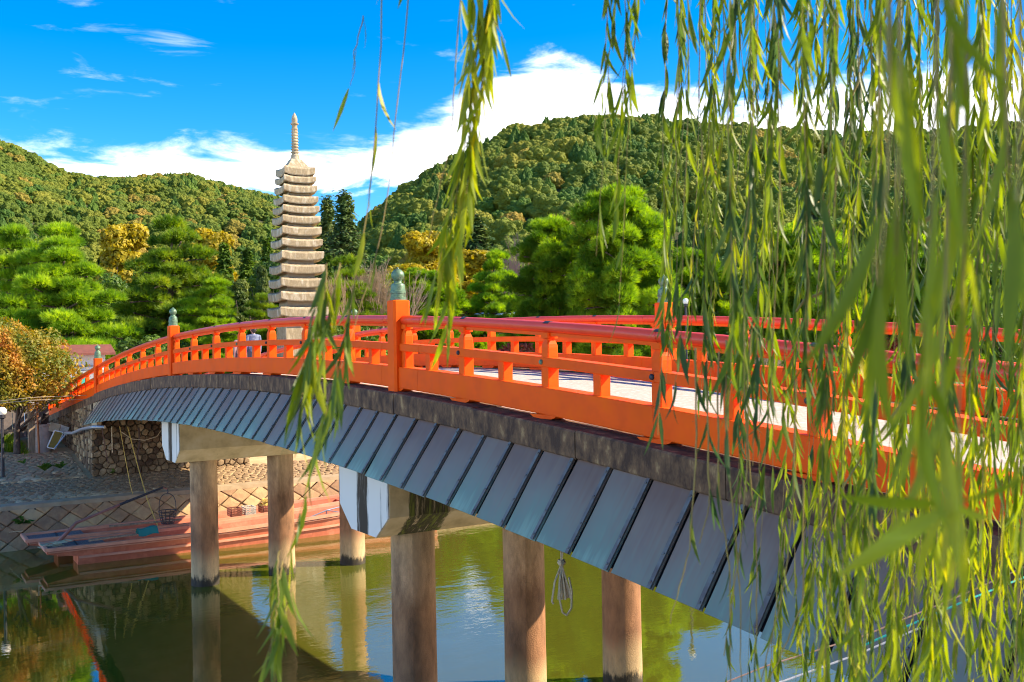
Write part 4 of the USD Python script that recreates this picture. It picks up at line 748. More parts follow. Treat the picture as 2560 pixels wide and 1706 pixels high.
def cedar(name, seed, H, R, loc, label, m=None, rz=0, s=1, cat='conifer', group=None):
    r = np.random.default_rng(seed); t = thing(name, loc, label, cat, group, rz=rz, s=s); tr = MB().tube([(0, 0, 0), (0, 0, H * .5), (0, 0, H * .985)], [.022 * H, .013 * H, .003 * H], 8); br = MB(); P, N = [], []
    for q in np.linspace(.12, .98, 30):
        rad = R * (1 - q) ** (.8 if H < 14 else 1.0) + .012 * R; nb = 8
        for b in range(nb):
            az = b * 2 * np.pi / nb + r.uniform(0, 1.2) + q * 40; L = rad * r.uniform(.7, 1.12); a = A([0, 0, q * H]); e = A([math.cos(az) * L, math.sin(az) * L, q * H - .18 * L + r.normal(0, .02 * H)])
            br.tube([a, (a + e) / 2 + A([0, 0, .05 * L]), e], [.004 * H, .003 * H, .001 * H], 4)
            k = int((22 + 52 * L / R) * (1 if H < 14 else .9)); w = r.uniform(.15, 1.0, (k, 1)); p = a + (e - a) * w + r.normal(0, .05 * R, (k, 3)) * A([1, 1, .5]) + A([0, 0, .04]) * L
            P.append(p); N.append(A([0, 0, 1.0]) + r.normal(0, .35, (k, 3)) + (e - a) / L * .4)
    P, N = np.vstack(P), np.vstack(N); part(t, 'trunk', tr, BARK, 50, local=True); part(t, 'branches', br, BARK, local=True); part(t, 'crown', cards(P, N, min(.024 * H, .24) * r.uniform(.7, 1.3, len(P)), r, 1.5, .45), m or CEDAR, local=True); return t
def bare(name, seed, H, R, loc, label, m, rz=0, s=1):
    r = np.random.default_rng(seed); t = thing(name, loc, label, 'bare tree', rz=rz, s=s); mb, tw = MB(), MB()
    def grow(p, d, L, rad, k):
        e = p + d * L; (mb if k < 3 else tw).tube([p, (p + e) / 2 + r.normal(0, .04 * L, 3), e], [rad, rad * .8, rad * .62], 5 if k < 3 else 3, cap=False)
        if k == 5: return
        for j in range(3 if k < 4 else 4):
            nd = d + r.normal(0, .42, 3) * A([R / H * 1.7, R / H * 1.7, .6]) + A([0, 0, .18]); grow(e if j else p + d * L * .7, nd / np.linalg.norm(nd), L * r.uniform(.62, .82), rad * .56, k + 1)
    for j in range(3): d = A([r.normal(0, .25), r.normal(0, .25), 1]); grow(A([0, 0, 0.]), d / np.linalg.norm(d), H * .27, .017 * H, 0)
    part(t, 'trunk', mb, m, 50, local=True); part(t, 'twigs', tw, m, local=True); return t
def spot(u, vt, d, gz=2.4):
    p = at(u, vt, d); return A([p[0], p[1], gz]), p[2] - gz
# each kind is built once near its real size and later ones reference it
protos = {}
def tree(kind, u, vt, d, wpx, label, cat, rz=0, gz=2.4, group=None):
    loc, H = spot(u, vt, d, gz); R = wpx / FPX * d / 2 * (3.4 if kind == 'cedar' else 1.25 if kind == 'cone' else 1)
    first, h0, r0 = protos[kind] if kind in protos else (None, None, None)
    name = {'layer': 'pine_tree', 'round': 'pine_tree', 'layer2': 'pine_tree', 'dense': 'pine_tree', 'brown': 'pine_tree', 'yellow': 'yellow_tree', 'green': 'broadleaf_tree', 'lime': 'broadleaf_tree', 'cedar': 'cedar_tree', 'cone': 'conifer_tree', 'bamboo': 'bamboo_clump', 'maple': 'maple_tree', 'shrub': 'shrub', 'red': 'red_shrub'}[kind]
    if first is not None: return dup(first, loc, rz, (R / r0, R / r0, H / h0), label, group or ' ', cat, name)
    a = dict(loc=loc, label=label, rz=rz, group=group); sd = len(protos) * 17 + 3
    if kind == 'layer': t = pine(name, sd, H, R, dense=1.5, **a)
    elif kind == 'layer2': t = pine(name, sd, H, R, dense=1.1, m=PINEB, **a)
    elif kind == 'brown': t = pine(name, sd, H, R, dense=1.0, m=PINEB, **a)
    elif kind == 'round': t = pine(name, sd, H, R, dense=1.25, shape='round', **a)
    elif kind == 'dense': t = pine(name, sd, H, R, dense=1.0, shape='round', **a)
    elif kind == 'cedar': t = cedar(name, sd, H, R, cat=cat, **a)
    elif kind == 'cone': t = cedar(name, sd, H, R, m=GREEN, cat=cat, **a)
    else:
        m = {'yellow': YELLOW, 'green': GREEN, 'lime': LIME, 'bamboo': BAMBOO, 'maple': MAPLE, 'shrub': GREEN, 'red': REDSH}[kind]
        t = broad(name, sd, H, R, m=m, cat=cat, n={'shrub': 22, 'red': 18}.get(kind, 60), per={'shrub': 170, 'red': 150}.get(kind, 300), size={'shrub': .10, 'red': .09}.get(kind), base={'shrub': .05, 'red': .05, 'maple': .12, 'lime': .1, 'green': .1}.get(kind, .25), shape='cone' if kind == 'bamboo' else 'round', **a)
    protos[kind] = (t, H, R); return t
T_ = [
 ('layer', 212, 572, 50, 265, 'large bright green garden pine, leftmost of the big pines left of the pagoda', 'pine tree', 0),
 ('layer2', 425, 560, 56, 300, 'layered pine with bare trunk showing, between the large left pine and the pagoda', 'pine tree', 1.1),
 ('layer', 8, 575, 53, 200, 'pine cut by the left edge of the picture', 'pine tree', 2.2),
 ('layer', 520, 700, 53, 190, 'low spreading pine above the railing just left of the pagoda', 'pine tree', 4.0),
 ('round', 1548, 497, 48, 250, 'big rounded pine with the widest crown right of the middle', 'pine tree', 0),
 ('dense', 1385, 562, 51, 190, 'upright dark green pine left of the big rounded pine', 'pine tree', 0),
 ('layer', 1215, 632, 62, 165, 'small layered garden pine behind the main post of the bridge', 'pine tree', 3.3),
 ('layer2', 880, 655, 56, 190, 'pine close to the right side of the pagoda', 'pine tree', 3.0),
 ('dense', 1075, 690, 60, 180, 'bushy pine right behind the bronze-capped post', 'pine tree', 2.0),
 ('round', 2000, 590, 52, 260, 'rounded pine seen through the willow right of the big rounded pine', 'pine tree', 2.4),
 ('dense', 1745, 640, 55, 190, 'pine behind the willow between the two rounded pines', 'pine tree', 1.0),
 ('round', 2330, 610, 58, 260, 'pine behind the thickest part of the willow at the right', 'pine tree', 4.4),
 ('layer2', 650, 745, 58, 150, 'small pine right in front of the pagoda base at the left', 'pine tree', 5.0),
 ('lime', 75, 590, 62, 270, 'yellow-green broadleaf tree behind the left pines', 'tree', 0),
 ('lime', 1690, 640, 70, 210, 'yellow-green tree right behind the big rounded pine', 'tree', 2.0),
 ('yellow', 312, 552, 88, 150, 'yellow autumn tree left, above the two left pines', 'tree', 0),
 ('yellow', 520, 566, 90, 140, 'yellow autumn tree behind the layered pine left of the pagoda', 'tree', 2.0),
 ('yellow', 1062, 572, 82, 150, 'tall yellow tree above the main bronze-capped post', 'tree', 4.0),
 ('yellow', 1020, 655, 70, 150, 'small golden tree left of the main bronze-capped post', 'tree', 3.0),
 ('yellow', 1170, 618, 86, 210, 'dull yellow tree behind the small layered pine', 'tree', 1.0),
 ('green', 700, 640, 84, 170, 'dark green tree directly behind the pagoda', 'tree', 0),
 ('lime', 960, 690, 66, 160, 'yellowish green tree between the pagoda and the main post', 'tree', 2.0),
 ('green', 1290, 650, 85, 170, 'dull green tree between the layered pine and the upright pine', 'tree', 3.0),
 ('green', 1850, 640, 80, 220, 'green tree behind the willow near the far globe lamp', 'tree', 4.0),
 ('lime', 2180, 660, 78, 220, 'yellowish green tree behind the willow towards the right', 'tree', 5.0),
 ('green', 2480, 650, 75, 240, 'green tree behind the willow at the right edge', 'tree', 1.0),
 ('lime', 420, 640, 80, 190, 'yellowish green tree filling the gap between the two left pines', 'tree', 5.5),
 ('green', 250, 680, 70, 170, 'green tree low behind the large left pine', 'tree', 2.7),
 ('cedar', 862, 484, 112, 95, 'taller of the two dark cedars right of the pagoda', 'conifer', 0),
 ('cedar', 818, 497, 116, 80, 'shorter dark cedar touching the pagoda on the right', 'conifer', 2.0),
 ('cedar', 1192, 542, 118, 105, 'dark cedar on the hill foot above the layered pine', 'conifer', 1.0),
 ('cone', 560, 612, 84, 100, 'green conifer nearest the layered pine left of the pagoda', 'conifer', 0),
 ('cone', 618, 628, 88, 100, 'middle of the green conifers left of the pagoda', 'conifer', 1.2),
 ('cone', 668, 600, 92, 90, 'green conifer touching the pagoda on its left', 'conifer', 2.3),
 ('cone', 820, 640, 78, 80, 'bright little conifer at the right of the pagoda', 'conifer', 3.3),
 ('bamboo', 600, 692, 64, 110, 'pale feathery bamboo clump left of the pagoda', 'bamboo', 0),
 ('bamboo', 655, 655, 68, 80, 'taller pale bamboo clump next to the pagoda', 'bamboo', 2.0),
]
for a in T_: tree(*a)
bl, bh = spot(958, 596, 58); bare('bare_tree', 4, bh, 2.6, bl, 'bare tan-branched tree left of the tall yellow tree', BAREB)
bl, bh = spot(1282, 560, 70); bare('bare_tree', 9, bh, 3.0, bl, 'pinkish bare tree behind the upright pine', BAREP)
bl, bh = spot(915, 625, 55); bare('bare_tree', 6, bh, 1.9, bl, 'smaller tan bare tree near the pagoda', BAREB)
bl, bh = spot(1905, 800, 44, 2.4); bare('bare_shrub', 11, bh, 2.6, bl, 'leafless shrub behind the far railing under the willow', BAREB)
mp = at(48, 1000, 34.5); mt = broad('maple_tree', 31, 4.45, 2.0, A([mp[0], mp[1] - .1, 1.75]), 'orange and green maple in front of the bridge ramp', MAPLE, 90, 300, .06, .42, bark=BARK, cat='maple')
mp = at(-60, 960, 36); dup(mt, (mp[0], mp[1], 1.9), 2.0, (1, 1, 1.05), 'second orange maple cut by the left edge', ' ', 'maple')
shr = [(352, 838, 46), (392, 850, 50), (470, 830, 60), (560, 845, 56), (640, 835, 60), (860, 815, 54), (930, 790, 58), (1010, 800, 62), (1120, 790, 66), (1220, 800, 64), (1330, 790, 55), (1430, 800, 53), (1530, 770, 50), (1640, 790, 56), (1750, 770, 55), (1840, 800, 52), (1960, 790, 54), (2060, 770, 56), (2170, 800, 60), (2300, 790, 62), (2420, 800, 60), (2520, 780, 58)]
sl_b = ['at the foot of the large left pine', 'right of the trunk of the large left pine', 'under the layered left pine', 'between the layered pine and the pagoda', 'just left of the pagoda base', 'just right of the pagoda base', 'left of the main bronze-capped post', 'right behind the main bronze-capped post', 'between main post and small layered pine', 'under the small layered pine', 'left of the upright dark pine', 'under the upright dark pine', 'under the big rounded pine', 'left of the far bronze-capped post', 'right of the far bronze-capped post', 'beside the small globe lamp', 'left under the rounded pine behind the willow', 'right under the rounded pine behind the willow', 'behind the willow above the red shrub', 'behind the densest willow twigs', 'second from the right edge', 'at the right edge']
for k, (u, v, d) in enumerate(shr): tree('shrub', u, v, d, 170, 'green shrub ' + sl_b[k], 'shrub', k * 1.3)
for u, v, d, lb in ((1092, 835, 48, 'red shrub seen through the railing right of the main post'), (1290, 838, 48, 'red shrub seen through the railing under the upright pine'), (2235, 800, 56, 'red shrub behind the willow above the far railing')): tree('red', u, v, d, 120, lb, 'shrub', u * .7)

# hill forest: one crown of every sort, then every tree of the two hills
def hill_crown(seed, kind):
    r = np.random.default_rng(seed); ic = trimesh.creation.icosphere(4); v = A(ic.vertices); 
    b1, b2 = unit(46, r), unit(330, r)
    rad = .70 + .30 * np.exp(-((1 - v @ b1.T) / .045)).max(1) * 1.0 + .10 * np.exp(-((1 - v @ b2.T) / .006)).max(1)
    v = v * rad[:, None] * A([1, 1, .82 if kind == 'round' else 1.35])
    if kind == 'cone': k = np.clip((v[:, 2] + 1.0) / 2.6, 0, 1); v[:, :2] *= (1.15 - .95 * k)[:, None]
    F = A(ic.faces); keep = v[F].mean(1)[:, 2] > -.75; F = F[keep]
    tri = v[F]; w = r.dirichlet([1, 1, 1], 1900); i = r.integers(0, len(F), 1900); P = (tri[i] * w[:, :, None]).sum(1); N = np.cross(tri[i, 1] - tri[i, 0], tri[i, 2] - tri[i, 0]); N /= np.maximum(np.linalg.norm(N, axis=1, keepdims=True), 1e-9)
    cv, cf = cards(P * 1.015, N + r.normal(0, .55, P.shape), .052 * r.uniform(.6, 1.4, len(P)), r, 1.2)
    return np.vstack([v, cv]), np.vstack([F, cf + len(v)])
UsdGeom.Scope.Define(stage, '/World/Looks')
def crown_class(name, seed, kind, m):
    c = stage.CreateClassPrim('/World/' + name); p = usdkit.mesh(stage, f'/World/{name}/crown', hill_crown(seed, kind), m); 
    tr = MB().tube([(0, 0, -1.3), (0, 0, .2)], [.07, .05], 6).get(); usdkit.mesh(stage, f'/World/{name}/trunk', tr, BARK); return c
sorts = [('crown_shape', 1, 'round', HILLT), ('crown_shape_001', 2, 'round', HILLT), ('crown_shape_002', 3, 'round', HILLT), ('crown_shape_003', 4, 'round', HILLO), ('crown_shape_004', 5, 'cone', HILLD), ('crown_shape_005', 6, 'round', HILLD)]
classes = [crown_class(*q) for q in sorts]
def scatter(h, a0, a1, r0, r1, sp, R, seed, amin):
    r = np.random.default_rng(seed); out = []; rr = r0
    while rr < r1:
        da = math.degrees(sp / rr)
        for az in np.arange(a0, a1, da):
            a = az + r.uniform(-.45, .45) * da; q = rr + r.uniform(-.4, .4) * sp; z = float(h(np.array(a), np.array(q)))
            if z < 2.6: continue
            n = float(meshkit.fbm(A([[a * .35, q / 60, 1.5]]), 2, seed)[0]); u_ = r.uniform()
            k = 3 if u_ < .03 + .10 * (n > .58) else 4 if u_ > .93 - .55 * (n < .40) else 5 if u_ > .80 - .3 * (n < .45) else int(r.integers(0, 3))
            s = R * r.uniform(.7, 1.15) * (.8 if k >= 4 else 1); out.append((C[0] + math.cos(math.radians(a)) * q, C[1] + math.sin(math.radians(a)) * q, z + .25 * s, s, r.uniform(0, 6.28), k, q))
        rr += sp * .85
    return out
right = scatter(HR, 96, 166, 116, 318, 5.3, 3.8, 21, 0)
left = scatter(HL, 152, 200, 195, 490, 5.0, 3.3, 22, 0)
def in_view(t):
    d = A(t[:3]) - C; zf = d @ FW
    return zf > 1 and abs(d @ RT / zf) < .53 and abs(d @ UP / zf) < .36
right.sort(key=lambda t: -t[3] / t[6] * in_view(t)); near = right[:270]; rest = right[270:]
names = ['hill_tree'] * 3 + ['autumn_hill_tree', 'hill_conifer', 'dark_hill_tree']
labs = ['olive round-crowned tree on the right hill', 'olive round-crowned tree on the right hill', 'olive round-crowned tree on the right hill', 'orange-brown autumn tree on the right hill', 'pointed dark conifer on the right hill', 'dark green tree on the right hill']
for x, y, z, s, a, k, q in near:
    X = UsdGeom.Xform.Define(stage, numbered('/World', names[k])); X.GetPrim().GetReferences().AddInternalReference(classes[k].GetPath()); X.GetPrim().SetInstanceable(True)
    X.AddTranslateOp().Set(Gf.Vec3d(x, y, z)); X.AddRotateZOp().Set(math.degrees(a)); X.AddScaleOp().Set(Gf.Vec3f(s, s, s))
    dd = A([x, y, z]) - C; zf = dd @ FW; pu, ev = 1280 + FPX * (dd @ RT) / zf, math.degrees(math.atan2(dd[2], np.hypot(dd[0], dd[1])))
    lb = labs[k] + (', at its foot' if ev < 4 else ', halfway up' if ev < 8 else ', near the top') + (' left of the bronze cap' if pu < 1010 else ' right of the bronze cap' if pu < 1420 else ' above the rounded pine' if pu < 1690 else ' behind the willow'); tag(X.GetPrim(), lb, 'tree', lb)
def forest(name, items, label):
    pi = UsdGeom.PointInstancer.Define(stage, '/World/' + name); tag(pi.GetPrim(), label, 'forest', kind='stuff')
    for i, (nm, sd, kd, m) in enumerate(sorts):
        p = usdkit.mesh(stage, f'/World/{name}/crown_{i:03d}' if i else f'/World/{name}/crown', hill_crown(sd, kd), m); pi.CreatePrototypesRel().AddTarget(p.GetPath())
    pi.CreateProtoIndicesAttr([t[5] for t in items]); pi.CreatePositionsAttr([Gf.Vec3f(*t[:3]) for t in items]); pi.CreateScalesAttr([Gf.Vec3f(t[3], t[3], t[3]) for t in items])
    pi.CreateOrientationsAttr([Gf.Quath(math.cos(t[4] / 2), 0, 0, math.sin(t[4] / 2)) for t in items])
forest('left_hill_forest', left, 'dense forest covering the left hill'); forest('right_hill_forest', rest, 'remaining forest covering the upper part of the right hill')

# grass and weeds at the left bank
r = np.random.default_rng(40); n = 9000; gx = r.uniform(-33.5, -25.8, n); gy = r.uniform(-5.5, -1.75, n); gzz = np.interp(-gx, [19.72, 22, 26, 29.5, 34], [1.05, 1.42, 1.90, 2.22, 2.38])
keep = meshkit.fbm(np.stack([gx, gy, 0 * gx], 1) * .8, 2, 4) > np.interp(gx, [-28, -25.8], [.25, .62]); P = np.stack([gx, gy, gzz], 1)[keep]; d = A([0, 0, 1]) + r.normal(0, .45, P.shape)
V, F = needles(P, d / np.linalg.norm(d, axis=1, keepdims=True), 3, .34, .028, r, .8); solo('bank_grass', (V, F), GRASS, label='bright green grass and weeds at the left bank', cat='grass', kind='stuff')
def weed(p, nrm_, n, L, label, seed, w=.30):
    r = np.random.default_rng(seed); t = thing('weed_plant', p, label, 'plant', s=1); lf = MB()
    for k in range(n):
        a = r.uniform(0, 6.28); d = A([math.cos(a), math.sin(a), 0]) * r.uniform(.5, 1) + A(nrm_) * r.uniform(.5, 1.2); d /= np.linalg.norm(d); sd = np.cross(d, [0, 0, 1]); sd /= max(np.linalg.norm(sd), 1e-6); l = L * r.uniform(.6, 1.1); q = A(p)
        V = A([q, q + d * l * .5 + sd * l * w * .5 + A([0, 0, .02]), q + d * l - A([0, 0, l * .25]), q + d * l * .5 - sd * l * w * .5 + A([0, 0, .02])]); part(t, 'leaf', (V, A([[0, 1, 2], [0, 2, 3]])), GREEN)
weed(on_x(58, 1308, -19.0), (1, 0, .5), 16, .42, 'leafy green weed growing out of the river wall at the left', 1)
weed(on_x(112, 1178, -22.4), (0, 0, 1), 22, .45, 'wide green weed on the cobbled slope at the left', 2)
weed(on_x(152, 1172, -22.2), (0, 0, 1), 16, .38, 'taller weed at the corner of the abutment', 3)
weed(on_x(60, 1160, -22.8), (0, 0, 1), 12, .28, 'small weed on the cobbles near the left edge', 5)
weed(on_x(282, 1183, -21.9), (1, 0, .5), 7, .20, 'tiny weed at the foot of the shaded abutment', 4)

# ------------------------------------------------------------------ weeping willow
WT = A([14.2, -3.0, 3.9]); willow = thing('weeping_willow', WT, 'weeping willow whose long leafy twigs hang in front of the bridge', 'willow')
rw = np.random.default_rng(77); twig_list = []; leafP, leafD, leafL, leafW, leafY = [], [], [], [], []
def strand(path, D0, D1, dens, v0=None, v1=None, Ls=(.065, .105), r0=.0015, wid=1.0, jit=6, yel=0.12):
    """path: (u, v) along the twig; D0, D1 its distances at both ends; dens: (v, leaves per metre) pairs."""
    path = A(path, float); n = 26; t = np.linspace(0, 1, len(path)); k = np.linspace(0, 1, n)
    uu = np.interp(k, t, path[:, 0]); vv = np.interp(k, t, path[:, 1]); ker = A([.25, .5, .25])
    for _ in range(3): uu[1:-1] = np.convolve(uu, ker, 'valid'); vv[1:-1] = np.convolve(vv, ker, 'valid')
    uu = uu + np.cumsum(rw.normal(0, jit * .25, n)); P = A([at(a, b, D0 + (D1 - D0) * q) for a, b, q in zip(uu, vv, k)])
    twig_list.append((P, np.linspace(r0, r0 * .45, n)))
    seg = np.linalg.norm(np.diff(P, axis=0), axis=1); s = np.concatenate([[0], np.cumsum(seg)]); x = 0.0
    while x < s[-1]:
        v = np.interp(x, s, vv); dn = np.interp(v, [q[0] for q in dens], [q[1] for q in dens])
        if dn < .5: x += .03; continue
        p = A([np.interp(x, s, P[:, j]) for j in range(3)]); i = min(n - 2, int(np.searchsorted(s, x)) - 1 if x > 0 else 0); tg = P[i + 1] - P[i]; tg /= np.linalg.norm(tg)
        if v > -120:
            az = rw.uniform(0, 6.28); out = A([math.cos(az), math.sin(az), 0]); d = tg * rw.uniform(.6, 1.3) + out * rw.uniform(.06, .36) + A([0, 0, -.6])
            leafP.append(p); leafD.append(d / np.linalg.norm(d)); leafL.append(rw.uniform(*Ls)); leafW.append(wid * rw.uniform(.8, 1.2)); leafY.append(rw.uniform() < yel)
        x += rw.exponential(1 / dn) * .8 + .004
# two long loose strands at the left
strand([(958, -90), (946, 200), (930, 420), (908, 600), (868, 815), (836, 960), (790, 1120), (752, 1280), (715, 1440), (690, 1600)], 2.0, 1.75, [(-90, 13), (480, 15), (620, 18), (680, 48), (1100, 48), (1180, 14), (1330, 16), (1380, 44), (1600, 44)], Ls=(.06, .115), wid=.9, yel=.4)
strand([(1032, -90), (1000, 220), (975, 480), (940, 640), (900, 780), (862, 900), (842, 1010)], 2.1, 1.9, [(-90, 1), (420, 3), (560, 14), (760, 16), (1000, 18)])
strand([(905, 40), (878, 140), (872, 215)], 2.2, 2.2, [(-90, 0), (40, 6), (220, 8)])
for k in range(6):   # short side shoots of the long loose strand
    u, v = rw.uniform(770, 880), rw.uniform(640, 930); strand([(u, v), (u - 12, v + 90), (u - 45 + rw.uniform(-20, 20), v + rw.uniform(170, 260))], 1.75 + rw.uniform(-.1, .1), 1.7, [(600, 50), (1200, 50)], Ls=(.06, .12), wid=.9, yel=.6)
for k in range(4):
    u, v = rw.uniform(690, 735), rw.uniform(1370, 1470); strand([(u, v), (u - 8, v + 80), (u - 25 + rw.uniform(-15, 15), v + rw.uniform(130, 190))], 1.7, 1.65, [(1300, 60), (1700, 60)], Ls=(.055, .10), wid=.95, yel=.5)
# dense cluster in the middle left
for du in (-14, 6, 24, 40): strand([(1195 + du, -90), (1190 + du * .8, 150), (1165 + du * .6, 350), (1135 + du * .5, 540), (1110 + du * .5, 680), (1085 + du, 820 + du)], 1.9, 2.1, [(-90, 50), (520, 46), (640, 26), (700, 8), (860, 7)], Ls=(.08, .13))
strand([(1240, -90), (1232, 40), (1262, 110)], 1.9, 1.9, [(-90, 30), (110, 30)])
strand([(1160, -90), (1130, 230), (1108, 400), (1090, 470), (1065, 600)], 1.95, 2.05, [(-90, 0), (150, 3), (300, 14), (500, 8), (600, 16)])
for u0, du, ve in ((1520, -40, 330), (1560, -10, 300), (1580, -30, 520), (1600, -60, 760), (1545, -55, 640)): strand([(u0, -90), (u0 + du * .4, 200), (u0 + du, ve)], 2.2, 2.4, [(-90, 24), (250, 24), (400, 10), (800, 6)])
# the curtain
for u0 in [c + q for c in np.arange(1700, 2900, 62) for q in rw.normal(0, 13, 6 if c < 2050 else 7)]:
    u = u0 + rw.uniform(-8, 8); D = rw.uniform(1.8, 3.9)
    ve = rw.choice([700, 850, 960, 1050, 1250]) if u < 1850 else rw.choice([820, 1000, 1150, 1450, 1750]) if u < 2060 else rw.choice([1150, 1450, 1780, 1780, 1780])
    ve = ve + rw.uniform(-70, 70); sw = rw.uniform(-75, 10) * (ve / 1500); bb = rw.uniform(-18, 18)
    m0 = rw.choice([16, 36, 58]) * (1.1 if u > 2000 else .95)
    strand([(u, -90), (u + bb, ve * .3), (u + sw * .5 - bb * .5, ve * .65), (u + sw, ve)], D, D * rw.uniform(.92, 1.08), [(-90, m0 * .85), (300, m0), (850, m0), (1000, m0 * (.45 if u < 2020 else .9)), (1750, m0 * (.3 if u < 2020 else 1.0))], Ls=(.05, .115))
for k in range(44):  # the curtain goes on beyond the right edge and shades the twigs near the camera
    a = rw.uniform(0, 1); D = rw.uniform(.55, 1.3) if k % 2 else rw.uniform(1.3, 3.4); u = 2640 + rw.uniform(60, 1500); strand([(u, -500), (u - 20, 500), (u - 40, rw.uniform(1200, 1900))], D, D, [(-500, 0), (-119, 0), (-118, 40), (1900, 40)])
# lower yellowed twigs at the right
for k in range(30):
    u = rw.uniform(1960, 2600); v0 = rw.uniform(900, 1350); D = rw.uniform(1.9, 3.4); sw = rw.uniform(-90, 40)
    strand([(u, v0), (u + sw * .3, v0 + 250), (u + sw, v0 + rw.uniform(380, 700))], D, D * .97, [(900, 34), (1750, 40)], Ls=(.05, .10), yel=.75)
# bare yellowish twig ends over the copper skirt
for u0, v0, u1, v1 in ((1800, 1180, 1838, 1760), (1815, 1150, 1850, 1760), (1862, 1090, 1868, 1740), (1878, 1120, 1815, 1640), (1735, 1170, 1680, 1560), (1770, 1180, 1742, 1360), (1985, 1250, 1890, 1760), (2010, 1500, 1905, 1720)):
    strand([(u0, v0 - 300), (u0, v0), ((u0 + u1) / 2 + 14, (v0 + v1) / 2), (u1, v1)], 2.2, 2.2, [(0, 7), (1250, 5), (1760, 5)], r0=.0024)
# very near hanging twigs, out of focus at the right
for u0, u1, D, ve, dn, Lr in ((2225, 2200, .62, 720, 26, (.08, .12)), (2248, 2236, .66, 640, 20, (.08, .12)), (2385, 2330, .75, 1290, 30, (.08, .12)), (2420, 2395, .80, 1250, 26, (.08, .12)), (2350, 2300, .70, 980, 20, (.08, .12)), (2545, 2540, .60, 560, 30, (.08, .12)), (2500, 2520, .72, 900, 16, (.08, .12))):
    strand([(u0, -200), ((u0 + u1) / 2 + 8, ve * .5), (u1, ve)], D, D * 1.02, [(-200, dn), (ve + 100, dn)], Ls=Lr, r0=.0016, wid=.85, jit=2, yel=0)
star = at(2385, 1258, .72)
for u, v, dz in ((2110, 1258, .0), (2150, 1410, -.02), (2240, 1440, .02), (2570, 1205, -.03), (2310, 1165, .0), (2480, 1330, .01)):
    e = at(u, v, .72 + dz); leafP.append(star); leafD.append((e - star) / np.linalg.norm(e - star)); leafL.append(np.linalg.norm(e - star)); leafW.append(1.5); leafY.append(False)
# dark side branches
for pts, d, r0 in (([(2500, 430), (2300, 560), (2180, 640), (2080, 720), (2010, 752), (1990, 780)], 3.0, .008), ([(2420, 640), (2330, 900), (2240, 1030), (2150, 1150), (2040, 1330)], 2.6, .005), ([(2250, -60), (2180, 130), (2120, 260), (2100, 420), (2060, 560), (2040, 760)], 2.8, .005)):
    twig_list.append((A([at(u, v, d) for u, v in pts]), np.linspace(r0, r0 * .5, len(pts))))
for P, rad in twig_list: part(willow, 'twig', MB().tube(P, rad, 5, cap=False), TWIG, True)
# leaf blades
def blade(p, d, L, w, r):
    s = np.cross(d, r.normal(size=3)); s /= np.linalg.norm(s); nn = np.cross(d, s); hw = L * .057 * w; cur = r.normal(0, .20) * L; curs = r.normal(0, .16) * L; V = []
    for t, q in ((0, .25), (.22, .85), (.5, 1.0), (.78, .62), (1, .03)):
        c = p + d * (L * (t + .12)) + nn * cur * t * t + s * curs * t * t
        V += [c - s * hw * q + nn * hw * .28 * q, c, c + s * hw * q + nn * hw * .28 * q]
    F = []
    for i in range(4):
        for j in range(2): a = i * 3 + j; F += [[a, a + 1, a + 4], [a, a + 4, a + 3]]
    return A(V), A(F)
lp, ld, ll, lw = A(leafP), A(leafD), A(leafL), A(leafW); rl_ = np.random.default_rng(5)
dist = (lp - C) @ FW; mid = lp + ld * ll[:, None] * .5 - C; px = np.abs(mid @ RT / dist) < .515; py = np.abs(mid @ UP / dist) < .345
size = ll / np.maximum(dist, .2) * (px & py) * np.linalg.norm(np.cross(ld, FW), axis=1); order = np.argsort(-size); lv = MB(); ly = MB()
for i, k in enumerate(order):
    m = blade(lp[k], ld[k], ll[k], lw[k], rl_)
    if i < 300: part(willow, 'leaf', m, WILLOWY if leafY[k] else WILLOW, True)
    else: (ly if leafY[k] else lv).add(*m)
tag(part(willow, 'leaves', lv, WILLOW, True), kind='stuff'); tag(part(willow, 'leaves', ly, WILLOWY, True), 'yellowing leaves', kind='stuff')
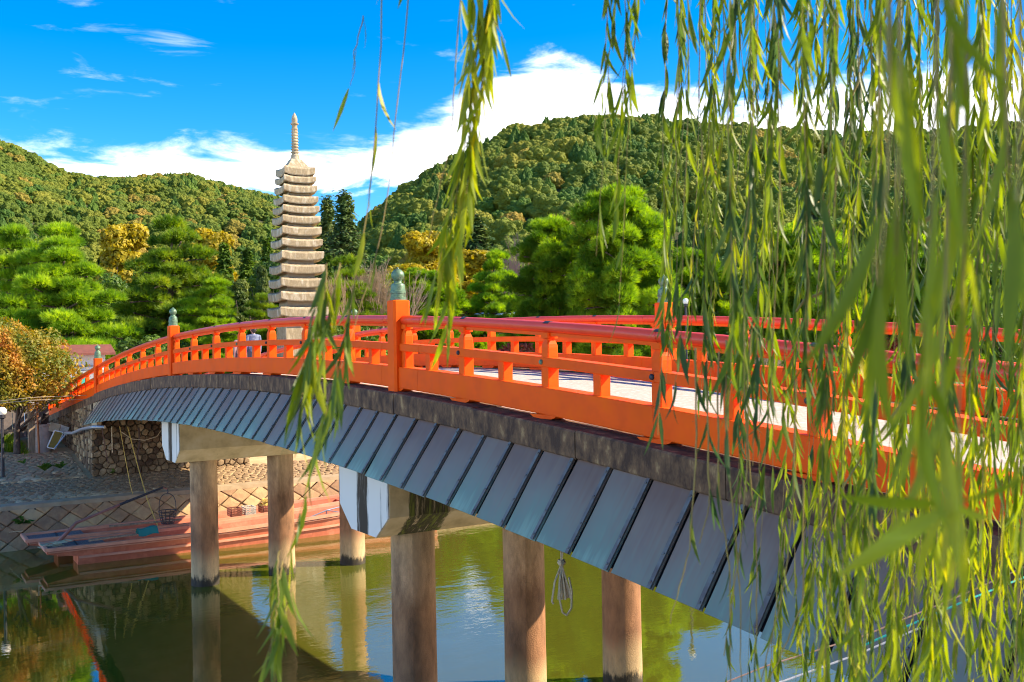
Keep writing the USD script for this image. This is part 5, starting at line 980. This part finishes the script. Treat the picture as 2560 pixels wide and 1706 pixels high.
# trunk and limbs above and beside the picture carry the twigs
tk = MB().tube([WT - A([0, 0, .3]), WT + A([.1, 0, 1.2]), WT + A([-.1, .1, 2.6]), WT + A([-.3, .1, 3.9])], [.42, .34, .30, .24], 14); part(willow, 'trunk', tk, LIMB, 50)
top = WT + A([-.3, .1, 3.9]); ends = [at(960, -520, 2.0), at(1200, -560, 2.0), at(1560, -560, 2.3), at(1900, -560, 2.8), at(2200, -600, 3.0), at(2420, -700, 2.6), at(2300, -900, 1.0)]
for e_ in ends: part(willow, 'limb', MB().tube([top, top * .6 + e_ * .4 + A([0, 0, .5]), e_ + A([0, 0, .18]), e_ - A([0, 0, .05])], [.12, .07, .035, .02], 8), LIMB, 50)
cc = at(2330, 560, .75) + SD * 2.1; rc = np.random.default_rng(8); u = unit(3800, rc) * rc.uniform(.2, 1, (3800, 1)) ** .5; q = cc + u * A([.95, .95, 1.0])
tag(part(willow, 'crown_leaves', cards(q, rc.normal(size=q.shape), .05, rc, 1.4), WILLOW), kind='stuff')
sup = MB()
for P, rad in twig_list[:-3]:
    p0 = P[0]; j = min(ends, key=lambda e_: np.linalg.norm(e_ - p0)); 
    if (p0 - C) @ UP / ((p0 - C) @ FW) > .33: sup.tube([p0, p0 * .5 + j * .5 + A([0, 0, .12]), j], [rad[0], rad[0] * 1.3, rad[0] * 1.6], 4, cap=False)
part(willow, 'hanging_branchlets', sup, TWIG, True)

# thin cords at the lower right
rope('mooring_line', [at(2150, 1618, 4.2), at(2300, 1552, 4.2), at(2420, 1500, 4.2), at(2620, 1420, 4.3)], .0045, mat('turquoise_cord', (.02, .50, .40), .6), 'thin turquoise cord slanting across the lower right', 'cord')
rope('mooring_line', [at(1700, 1770, 4.4), at(1960, 1703, 4.4), at(2150, 1634, 4.4), at(2300, 1570, 4.4)], .0045, mat('white_cord', (.75, .66, .62), .7), 'thin whitish cord at the bottom right', 'cord')
rope('mooring_line', [at(1780, 1720, 4.0), at(1920, 1664, 4.0), at(2160, 1590, 4.0), at(2420, 1482, 4.0), at(2600, 1400, 4.0)], .003, mat('pink_cord', (.60, .32, .22), .7), 'thin pinkish cord above the turquoise one', 'cord')
